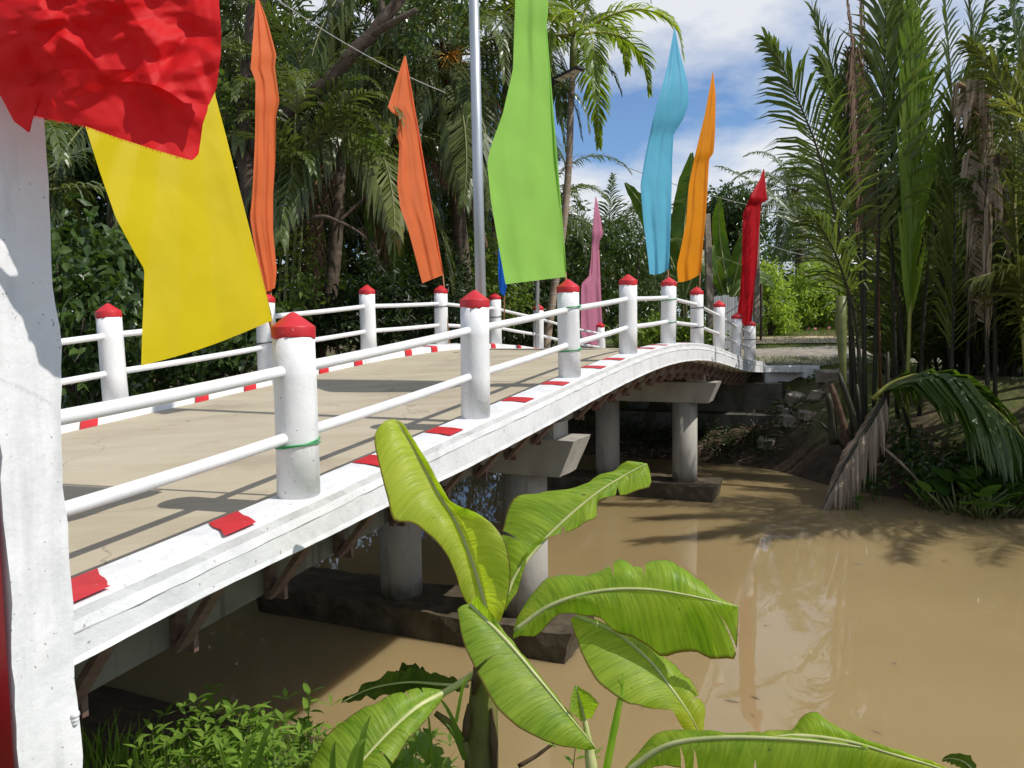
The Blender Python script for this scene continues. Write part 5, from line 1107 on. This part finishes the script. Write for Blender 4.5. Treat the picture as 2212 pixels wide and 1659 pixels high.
for k in range(26):
    u = k / 25; c = P(780 + 62 * u, 492 + 120 * u + rg.uniform(-8, 8), 15.6 + rg.uniform(-.1, .1)); a = V((rg.uniform(-.12, .12), rg.uniform(-.1, .1), rg.uniform(.02, .1))); b = V((rg.uniform(-.06, .1), rg.uniform(-.1, .1), -rg.uniform(.08, .2)))
    dm.quad(c, c + a, c + a + b, c + b)
dm.t = [rnd.uniform(.2, 1) for _ in dm.v]
mk('leaf_shreds', dm, MT['dead'], dl)
limb(dl, [(770, 470, 15.6), (800, 520, 15.6), (842, 600, 15.6)], [.02, .015, .006], 'dry_midrib', 8)

# ================================================================== buildings beyond the road
def corrugated(a, b, z0, z1, amp=.02, pitch=.12):
    L = (b - a).length; n = int(L / pitch * 4); t = (b - a).normalized(); nrm = t.cross(V((0, 0, 1))); rows = []
    for z in (z0, z1): rows.append([V((*(a + t * (L * i / n) + nrm * (amp * math.sin(2 * math.pi * i / 4))).to_2d(), z)) for i in range(n + 1)])
    return MB().grid(rows)
fa, fb_ = P(1530, 690, 25.5), P(1604, 690, 26.5)
fe = empty('tin_fence', V((fa.x, fa.y, 2.28)), 'grey corrugated tin fence behind the last near posts', 'fence')
k_ = 5
for i in range(k_):
    a = fa.lerp(fb_, i / k_); b = fa.lerp(fb_, (i + 1) / k_ + .01)
    mk('tin_sheet', corrugated(a + V((0, .01 * (i % 2), 0)), b + V((0, .01 * (i % 2), 0)), 2.25, 4.12 + .03 * (i % 3)), MT['tin'], fe, True)
for i in range(k_ + 1):
    a = fa.lerp(fb_, i / k_); mk('fence_post', MB().obox(V((a.x, a.y + .06, 3.2)), V((.03, 0, 0)), V((0, .03, 0)), V((0, 0, .95))), MT['wood'], fe)
def house(label, x0, x1, d, zt, y, rmat):
    a, b = P(x0, y, d), P(x1, y, d + 1.5); a.z = b.z = 0; t = (b - a).normalized(); n = t.cross(V((0, 0, 1))) * -1; L = (b - a).length
    root = empty('sheet_house', V((a.x, a.y, 2.2)), label, 'house')
    npan = max(3, int(L / 1.4))
    for i in range(npan):
        p, q = a + t * (L * i / npan), a + t * (L * (i + 1) / npan + .02)
        mk('wall_sheet', corrugated(p + n * (.012 * (i % 2)), q + n * (.012 * (i % 2)), 2.2, zt, .018, .2), MT['tinwhite'], root, True)
    mk('side_wall', MB().quad(a + V((0, 0, 2.2)), a + n * 5 + V((0, 0, 2.2)), a + n * 5 + V((0, 0, zt)), a + V((0, 0, zt))), MT['tinwhite'], root)
    e0, e1 = a - t * .4 - n * .6, b + t * .4 - n * .6
    mk('roof', MB().hexa([e0 + V((0, 0, zt + .02)), e1 + V((0, 0, zt + .02)), e1 + n * 3.4 + V((0, 0, zt + 1.15)), e0 + n * 3.4 + V((0, 0, zt + 1.15)), e0 + V((0, 0, zt + .07)), e1 + V((0, 0, zt + .07)), e1 + n * 3.4 + V((0, 0, zt + 1.2)), e0 + n * 3.4 + V((0, 0, zt + 1.2))]), MT[rmat], root)
    return root
house('pale sheet-metal house half hidden behind the round shrub', 1660, 1790, 50, 6.1, 660, 'tin')
house('small white sheet-metal shed glimpsed between the nipa stalks', 1870, 1985, 44, 6.0, 660, 'tinwhite')
hr = empty('thatched_shelter', P(1585, 700, 29), 'brown roofed shelter behind the tin fence and banana leaves', 'shelter')
a, b = P(1548, 600, 29), P(1650, 598, 29.5)
mk('roof', MB().hexa([a + V((0, 0, -.25)), b + V((0, 0, -.25)), b + V((0, 1.6, .5)), a + V((0, 1.6, .5)), a + V((0, 0, -.16)), b + V((0, 0, -.16)), b + V((0, 1.6, .6)), a + V((0, 1.6, .6))]), MT['fibre'], hr)
for q in (a, b): mk('roof_post', MB().tube([V((q.x, q.y + .3, 2.2)), V((q.x, q.y + .3, q.z))], .05, 8), MT['bark'], hr, True)

# ================================================================== far bank debris
def rock(name, label, c, sx, sy, sz, rot, seed, mat='stone', cat='rubble', group='broken concrete on the far bank'):
    mb = MB(); rg = random.Random(seed); n = 5; ids = {}
    def pt(i, j, k):
        if (i, j, k) not in ids:
            p = V(((i / n - .5) * 2 * sx, (j / n - .5) * 2 * sy, (k / n - .5) * 2 * sz)); p += V((noise.noise(p * 5 + V((seed, 0, 0))), noise.noise(p * 5 + V((0, seed, 0))), noise.noise(p * 5 + V((0, 0, seed))))) * .06
            p = Matrix.Rotation(rot, 3, 'Z') @ (Matrix.Rotation(.18 * math.sin(seed), 3, 'X') @ p); ids[(i, j, k)] = len(mb.v); mb.v.append(V(c) + p)
        return ids[(i, j, k)]
    for a in range(n):
        for b in range(n):
            for q in (0, n):
                f = [pt(a, b, q), pt(a + 1, b, q), pt(a + 1, b + 1, q), pt(a, b + 1, q)]; mb.f.append(tuple(f if q else f[::-1]))
                f = [pt(a, q, b), pt(a + 1, q, b), pt(a + 1, q, b + 1), pt(a, q, b + 1)]; mb.f.append(tuple(f[::-1] if q else f))
                f = [pt(q, a, b), pt(q, a + 1, b), pt(q, a + 1, b + 1), pt(q, a, b + 1)]; mb.f.append(tuple(f if q else f[::-1]))
    return tag(mk(name, mb, MT[mat]), label, cat, group)
rock('concrete_chunk', 'square block of broken concrete below the rounded white kerb', P(1728, 858, 19.9), .36, .25, .17, .3, 1)
rock('concrete_chunk', 'long slab of broken concrete lying under the square block', P(1724, 893, 19.5), .55, .3, .16, .5, 2)
rock('concrete_chunk', 'small chunk of concrete wedged against the first nipa stalks', P(1760, 878, 19.4), .25, .22, .16, .1, 3)
rock('concrete_chunk', 'flat slab of concrete at the foot of the bank near the water', P(1718, 922, 19.0), .45, .3, .08, .7, 4)
rock('concrete_chunk', 'pale lump of rubble beside the abutment corner', P(1668, 930, 20.0), .2, .2, .12, .7, 5)
for k, (a_, b_, q) in enumerate(((20.35, -1.75, .16), (20.0, -1.25, .13), (19.7, -1.9, .14), (20.6, -1.05, .17), (19.4, -1.4, .12), (20.15, -.65, .15), (20.7, -.5, .13), (19.2, -2.3, .13))):
    c = BR(a_, b_, 0); rock('concrete_chunk', 'small broken concrete lump scattered below the larger slabs', (c.x, c.y, ground_z(c.x, c.y) + q * .4), q * 1.5, q, q * .8, k * .8, 20 + k)
br = MB()
for k in range(4): br.obox(P(1752 + 9 * k, 800 + 4 * (k % 2), 20.8 + .1 * k), V((.09, .02, 0)), V((-.01, .05, 0)), V((0, 0, .035)))
tag(mk('roof_tiles', br, MT['tile']), 'few broken red tiles on the bank top by the nipa palms', 'tiles')
# stumps of old nipa stalks
for k, (a, b, r) in enumerate((((1872, 1010), (1812, 805), .07), ((1835, 985), (1795, 830), .08), ((1800, 960), (1788, 850), .09), ((1905, 1000), (1918, 760), .05), ((1865, 1010), (1850, 830), .06), ((1845, 1000), (1772, 912), .04), ((1990, 1030), (1950, 880), .05))):
    d = 15.0 + .2 * (k % 3)
    o = mk('dead_stalk', MB().tube([V(p) for p in spline([P(*a, d), P((a[0] + b[0]) / 2 + 4, (a[1] + b[1]) / 2, d), P(*b, d)], 8)], [r, r, r * .95, r * .9, r * .85, r * .8, r * .75, r * .5], 8), MT['rachis_d' if k != 1 else 'fibre'], None, True)
    tag(o, ('longest dead nipa stalk, leaning left from the water', 'pale thick stalk stump left of the bare nipa stalks', 'shortest and thickest stalk stump nearest the broken concrete', 'thin upright dead stalk right of the bare nipa stalks', 'dead stalk standing straight behind the long leaning one', 'thin dead stalk lying almost flat toward the concrete slabs', 'dead stalk under the start of the arching frond')[k], 'stalk', 'dead nipa stalks')
for k, (a, b) in enumerate((((1985, 1000), (2065, 1075)), ((2030, 990), (2100, 1040)), ((1900, 960), (1990, 1045)), ((2085, 1050), (2212, 960)))):
    o = mk('fallen_stick', MB().tube([P(*a, 14.4), P((a[0] + b[0]) / 2, (a[1] + b[1]) / 2 - 4, 14.2), P(*b, 14.0)], [.03, .028, .015], 6), MT['stub'], None, True)
    tag(o, ('pale dry stick sloping down into the largest water hyacinth', 'short pale stick in the middle of the far bank under the frond', 'pale stick nearest the hanging dead frond', 'pale stick rising to the right edge under the arching frond')[k], 'stick', 'fallen stalks on the far bank')
ug = leaf_cloud([blob(1955, 960, 14.8, 30, 40, .4), blob(2040, 1005, 14.5, 60, 20, .5), blob(2120, 1005, 14.3, 60, 24, .5), blob(2190, 1010, 14.1, 50, 24, .4), blob(1990, 1025, 14.4, 50, 16, .4), blob(1760, 830, 20, 24, 16, .3), blob(1880, 1040, 14.6, 26, 12, .3)], 2400, .14, .07, 95)
tag(mk('undergrowth', ug, MT['leafA']), 'leafy undergrowth at the foot of the nipa palms by the water', 'undergrowth', kind='stuff')
ug = leaf_cloud([(tuple(BR(a_, b_, .75 * (a_ - 18.9) + .12)), (.45, .4, .22)) for (a_, b_) in ((19.5, -2.6), (19.3, -3.3), (19.6, -4.0), (19.4, -4.8), (19.6, -5.6), (19.2, -2.2), (20.2, -1.9), (19.7, -1.5), (20.4, -1.3), (19.0, -.9))], 2600, .22, .035, 96, up=.1)
tag(mk('undergrowth', ug, MT['leafB']), 'strappy dark weeds under the far abutment', 'undergrowth', kind='stuff')
dv = MB(); rg = random.Random(77)
for k in range(520):
    c = BR(rg.uniform(18.9, 20.3), rg.uniform(-6.4, -.8), 0); d = V((rg.gauss(0, 1), rg.gauss(0, 1), rg.gauss(0, .35))).normalized() * rg.uniform(.05, .22)
    w = d.orthogonal().normalized() * rg.uniform(.008, .02); c.z = max(.03, ground_z(c.x, c.y) + rg.uniform(0, .1)); dv.quad(c, c + w, c + d + w, c + d)
dv.t = [rnd.random() for _ in dv.v]
tag(mk('debris', dv, MT['dead']), 'dry leaf litter and sticks on the mud under the far abutment', 'debris', kind='stuff')

# ================================================================== water hyacinth
def hyacinth(label, x, y, d, n, seed, sc=1.0):
    rg = random.Random(seed); c = P(x, y, d); c.z = 0; root = empty('water_hyacinth', c, label, 'water plant', 'water hyacinth at the far bank')
    for k in range(n):
        a = rg.uniform(0, 6.28); rr = rg.uniform(0, .26) * sc; h = rg.uniform(.08, .32) * sc
        b = c + V((math.cos(a) * rr * .5, math.sin(a) * rr * .5, -.02)); t = c + V((math.cos(a) * rr * 1.5, math.sin(a) * rr * 1.5, h)); tl = V((math.cos(a), math.sin(a), rg.uniform(.2, 1.2))).normalized()
        s_ = tl.cross(V((0, 0, 1))).normalized(); R0 = rg.uniform(.06, .11) * sc; nn = s_.cross(tl)
        mb = MB(); ring_ = [t + tl * R0 * (1 + math.cos(q)) * .95 + s_ * R0 * math.sin(q) + nn * (.18 * R0 * (math.sin(q) ** 2)) for q in np.linspace(-math.pi, math.pi, 11)[:-1]]
        n0 = len(mb.v); mb.v = [t + tl * R0 * .9] + ring_; mb.f = [(0, 1 + i, 1 + (i + 1) % 10) for i in range(10)]; mb.t = [rg.random()] * 11
        lf = mk('leaf', mb, MT['hyac'], root, True)
        mk('stalk', MB().tube([b, b.lerp(t, .5) + V((0, 0, .02)), t], [.016 * sc, .013 * sc, .007 * sc], 6), MT['rachis'], lf, True)
for k, (x, y, d, n, sc, lab) in enumerate(((2075, 1085, 13.6, 13, 1.35, 'largest water hyacinth rosette with tall upright leaves'), (2125, 1098, 13.3, 11, 1.1, 'water hyacinth rosette just right of the largest one'), (2170, 1090, 13.4, 11, 1.2, 'water hyacinth rosette near the right edge, farther from shore'),
        (2205, 1075, 13.6, 10, 1.4, 'water hyacinth rosette cut by the right edge'), (2030, 1075, 13.9, 9, .9, 'small water hyacinth rosette left of the largest one'), (1985, 1068, 14.2, 7, .7, 'little water hyacinth rosette close to the fallen stalks'), (2100, 1062, 13.9, 9, 1.1, 'water hyacinth rosette in the back row under the arching frond'), (2160, 1062, 13.9, 9, 1.2, 'water hyacinth rosette in the back row under the frond tip'), (1852, 1078, 14.0, 6, .5, 'tiny water hyacinth tuft under the tip of the dead frond'))):
    hyacinth(lab, x, y, d, int(n * 1.4), 400 + k, sc * 1.35)

fb2 = MB(); rg = random.Random(31)
for k in range(170):
    if k < 110: c = BR(rg.uniform(14.2, 18.6), rg.uniform(-2.2, 3.0), .004)
    else: c = BR(rg.uniform(6.5, 15), rg.uniform(-2.5, 6), .004)
    if ground_z(c.x, c.y) > -.02: continue
    a = rg.uniform(0, 6.28); l = rg.uniform(.02, .07); d = V((math.cos(a), math.sin(a), 0)) * l; w = V((-math.sin(a), math.cos(a), 0)) * l * rg.uniform(.15, .4)
    fb2.quad(c - d, c - w, c + d + V((0, 0, .004)), c + w)
fb2.t = [rnd.random() for _ in fb2.v]
tag(mk('floating_litter', fb2, MT['dead']), 'specks of leaf litter floating on the brown water', 'litter', kind='stuff')
# ================================================================== weeds on the near bank
def weed(label, px, d, h, n, seed, ln=.135, wd=.03, group='weeds on the near bank', lean=(0, 0), top=None):
    """slender weed with whorls of lance-shaped leaves; px: where its top shows"""
    rg = random.Random(seed); t = P(*px, d); b = V((t.x - lean[0], t.y - lean[1], t.z - h)); gz = ground_z(b.x, b.y); b.z = min(b.z, gz + .02) if gz > -.05 else b.z
    root = empty('leafy_weed', b, label, 'weed', group)
    C = [V(p) for p in spline([b, b.lerp(t, .5) + V((rg.uniform(-.03, .03), rg.uniform(-.03, .03), 0)), t], 14)]
    mk('stem', MB().tube(C, [.006 - .0003 * i for i in range(14)], 6), MT['rachis'], root, True)
    H = (t - b).length; n = int(.9 * n * max(1, H / h) ** .5); vs = []; fs = []; tt = []
    for k in range(n):
        u = 1 - (k / n) ** 1.15 * .8; x = u * 13; i = min(int(x), 12); p = C[i].lerp(C[i + 1], x - i); a = k * 2.4 + rg.uniform(-.4, .4)
        L = ln * rg.uniform(.6, 1.3) * (.55 + .6 * (1 - u) + .2); w = wd * rg.uniform(.8, 1.2) * .5
        dr = V((math.cos(a), math.sin(a), rg.uniform(.1, .8))).normalized(); sd = dr.cross(V((0, 0, 1))).normalized(); nn = sd.cross(dr)
        if k % 4 == 0 and k:   # a side shoot
            p2 = p + dr * L * .9; 
            for q in range(4):
                a2 = a + q * 1.57; d2 = V((math.cos(a2), math.sin(a2), .5)).normalized(); s2 = d2.cross(V((0, 0, 1))).normalized(); l2 = L * .6; bb = len(vs)
                vs += [p2, p2 + d2 * l2 * .45 - s2 * w * .8, p2 + d2 * l2 - V((0, 0, .1 * l2)), p2 + d2 * l2 * .45 + s2 * w * .8]; fs += [(bb, bb + 1, bb + 2), (bb, bb + 2, bb + 3)]; tt += [rg.uniform(.5, 1)] * 4
            continue
        b0 = len(vs); m1 = p + dr * L * .3; m2 = p + dr * L * .65 - V((0, 0, .04 * L)); tip = p + dr * L - V((0, 0, .16 * L)); t0 = rg.uniform(.1, .8) + .2 * u
        vs += [p, m1 - sd * w + nn * w * .4, m1, m1 + sd * w + nn * w * .4, m2 - sd * w * .8 + nn * w * .3, m2, m2 + sd * w * .8 + nn * w * .3, tip]
        fs += [(b0, b0 + 2, b0 + 1), (b0, b0 + 3, b0 + 2), (b0 + 1, b0 + 2, b0 + 5, b0 + 4), (b0 + 2, b0 + 3, b0 + 6, b0 + 5), (b0 + 4, b0 + 5, b0 + 7), (b0 + 5, b0 + 6, b0 + 7)]; tt += [min(1, t0)] * 8
    mb = MB(); mb.v = vs; mb.f = fs; mb.t = tt; mk('leaves', mb, MT['weed'], root, True); return root
for k, (x, y, d, h, n, lab) in enumerate(((455, 1488, 4.1, .7, 30, 'tall dark weed in the shade beside the white pillar base'), (500, 1535, 3.9, .6, 34, 'bushy weed with bright tips in front of the dark water'), (540, 1530, 3.8, .6, 30, 'weed with the palest upright leaves left of the drooping banana leaf'),
        (440, 1590, 3.7, .5, 30, 'shaded weed low between the pillar and the bushy weeds'), (590, 1580, 3.7, .5, 28, 'small weed nearest the drooping banana leaf'), (668, 1500, 4.0, .6, 24, 'single weed standing up over the drooping banana leaf'), (400, 1540, 4.0, .6, 26, 'dim weed closest to the pillar under the bridge'),
        (525, 1600, 3.5, .5, 34, 'thick weed at the bottom edge below the bright tips'), (480, 1625, 3.4, .5, 30, 'weed at the bottom edge with narrow leaves'), (620, 1615, 3.5, .5, 26, 'weed at the bottom edge beside the banana blade'), (720, 1570, 4.1, .6, 24, 'weed hidden behind the drooping banana leaf'),
        (930, 1590, 4.3, .5, 26, 'weed left of the banana stem with thin branching tips'), (1245, 1590, 4.1, .4, 16, 'small weed between the banana stem and the shoot'), (885, 1560, 4.3, .5, 22, 'weed rising behind the old banana leaf'), (360, 1600, 3.6, .5, 26, 'dark weed in the corner against the pillar'), (650, 1560, 4.0, .5, 22, 'weed with dark round leaves beside the water'), (420, 1515, 4.0, .6, 28, 'leafy weed just right of the dim one under the bridge'), (560, 1560, 3.75, .5, 30, 'leafy weed between the palest weed and the drooping banana leaf'), (465, 1560, 3.7, .5, 30, 'weed in the middle of the bright patch at lower left'), (330, 1575, 3.9, .5, 26, 'shaded weed touching the pillar foot'), (610, 1545, 3.9, .5, 24, 'weed leaning over the dark water left of the banana'))):
    weed(lab, (x, y), d, h, n, 500 + k)
def clump(label, spots, mat='weed'):
    root = empty('grass_clump', P(*spots[0][:2], spots[0][4]), label, 'grass clump', 'broad grass clumps on the near bank')
    for k, (x0, y0, x1, y1, d, w) in enumerate(spots):
        a, b = P(x0, y0, d), P(x1, y1, d - .05); m = a.lerp(b, .55) + V((0, -.02, .05)); c = [V(p) for p in spline([a, m, b], 10)]; sd = (b - a).cross(FWD).normalized(); rows = []
        for i, p in enumerate(c):
            ww = w * (1 - (i / 9) ** 2.2) * .5; rows.append([p - sd * ww, p + V((0, .004, -.003)), p + sd * ww])
        mb = MB().grid(rows); mb.t = [.35 + .4 * (k % 3) / 2] * len(mb.v); mk('grass_blade', mb, MT[mat], root, True)
clump('two upright grass blades beside the foot of the white pillar', [(300, 1680, 297, 1612, 3.3, .022), (325, 1690, 315, 1598, 3.3, .02)])
clump('broad grass blades among the bushy weeds at the bottom edge', [(545, 1700, 600, 1545, 3.4, .03), (520, 1700, 560, 1570, 3.4, .03), (500, 1700, 470, 1600, 3.3, .02)])
clump('grey-green upright blades in front of the drooping banana leaf', [(720, 1720, 724, 1600, 2.9, .026), (770, 1700, 800, 1545, 2.95, .03), (745, 1700, 795, 1590, 2.9, .028)])
clump('thin arching grass blades beside the banana stem', [(935, 1660, 925, 1535, 3.6, .014), (1000, 1600, 935, 1500, 3.55, .018), (985, 1560, 1015, 1455, 3.5, .016), (1005, 1640, 960, 1560, 3.5, .026)])
# lobed creeper leaves left of the banana stem
cp_ = empty('lobed_creeper', P(880, 1700, 3.9), 'creeper with jagged lobed light green leaves left of the banana stem', 'creeper'); rg = random.Random(9)
for (x, y, r) in ((850, 1610, .075), (905, 1600, .07), (870, 1640, .08), (935, 1625, .06), (820, 1650, .07), (955, 1650, .06), (895, 1660, .07)):
    c = P(x, y, 3.9 + rg.uniform(-.05, .05)); nrm = (V((rg.uniform(-.3, .3), -.6, .8))).normalized(); u = nrm.orthogonal().normalized(); v = nrm.cross(u); ph = rg.uniform(0, 6.28); mb = MB(); mb.v = [c]; N_ = 30
    for i in range(N_):
        a = 2 * math.pi * i / N_; q = r * (.62 + .3 * abs(math.cos(2.5 * a)) + .06 * (i % 2)); mb.v.append(c + u * math.cos(a + ph) * q + v * math.sin(a + ph) * q + nrm * (.01 * math.sin(5 * a)) - V((0, 0, .3 * q * q / r)))
    mb.f = [(0, 1 + i, 1 + (i + 1) % N_) for i in range(N_)]; mb.t = [rg.uniform(.5, 1)] * (N_ + 1)
    mk('leaf', mb, MT['weed'], cp_)
    mk('leaf_stalk', MB().tube([P(880, 1720, 3.95), c.lerp(P(880, 1720, 3.95), .4) + V((0, .03, 0)), c], [.004, .003, .002], 5), MT['rachis'], cp_, True)
tag(mk('dry_twig', MB().tube([V(p) for p in spline([P(1120, 1655, 4.2), P(1160, 1632, 4.2), P(1190, 1610, 4.2), P(1232, 1585, 4.2)], 12)], [.012, .012, .011, .011, .010, .010, .009, .009, .008, .007, .006, .005], 6), MT['fibre'], None, True), 'dark bent twig leaning right of the banana stem', 'twig')
# grass on the near bank and on the far lawn
def grass(name, label, n, area, h, seed, mat='grass'):
    rg = np.random.default_rng(seed); vs = []; fs = []; tt = []; k = 0
    while k < n:
        x, y = area(rg); z = ground_z(x, y); k += 1
        if z < .15: continue
        hh = h * rg.uniform(.4, 1.3); a = rg.uniform(0, 6.28); b = len(vs); w = .006 + .004 * h; lx, ly = rg.normal(0, .3, 2) * hh
        vs += [(x - math.cos(a) * w, y - math.sin(a) * w, z - .02), (x + math.cos(a) * w, y + math.sin(a) * w, z - .02), (x + lx * .4 + math.cos(a) * w * .7, y + ly * .4 + math.sin(a) * w * .7, z + hh * .6), (x + lx * .4 - math.cos(a) * w * .7, y + ly * .4 - math.sin(a) * w * .7, z + hh * .6), (x + lx, y + ly, z + hh)]
        fs += [(b, b + 1, b + 2, b + 3), (b + 3, b + 2, b + 4)]; tt += [rg.random()] * 5
    mb = MB(); mb.v = np.array(vs); mb.f = fs; mb.t = tt; tag(mk(name, mb, MT[mat]), label, 'grass', kind='stuff')
def a_near(rg):
    p = BR(rg.uniform(2.2, 4.9), rg.uniform(-4.0, 2.0), 0); return p.x, p.y
grass('grass', 'rough grass on the near bank under the weeds', 4500, a_near, .22, 5, 'weed')
def a_lawn(rg):
    p = BR(rg.uniform(27.5, 44), rg.uniform(-9, 14), 0); return p.x, p.y
grass('grass', 'lawn grass beyond the gravel road', 26000, a_lawn, .16, 6)
def a_verge(rg):
    p = BR(rg.uniform(21, 25), rg.choice([-1, 1]) * 1.1 + rg.normal(-1.3, .8), 0); return p.x, p.y
grass('grass', 'grass verge beside the end of the bridge', 4500, a_verge, .14, 8)
fl = MB(); 
for (x, y) in ((1096, 887), (945, 763), (1000, 755)):
    pass
q = BR(10.2, -5.6, prof(10.2) - .08); fl.quad(q, q + V((.09, .02, .004)), q + V((.11, .08, .012)), q + V((.02, .06, .006))); fl.t = [.9] * 4
tag(mk('fallen_leaf', fl, MT['coco_y']), 'small yellow leaf lying on the deck near the far kerb', 'leaf')
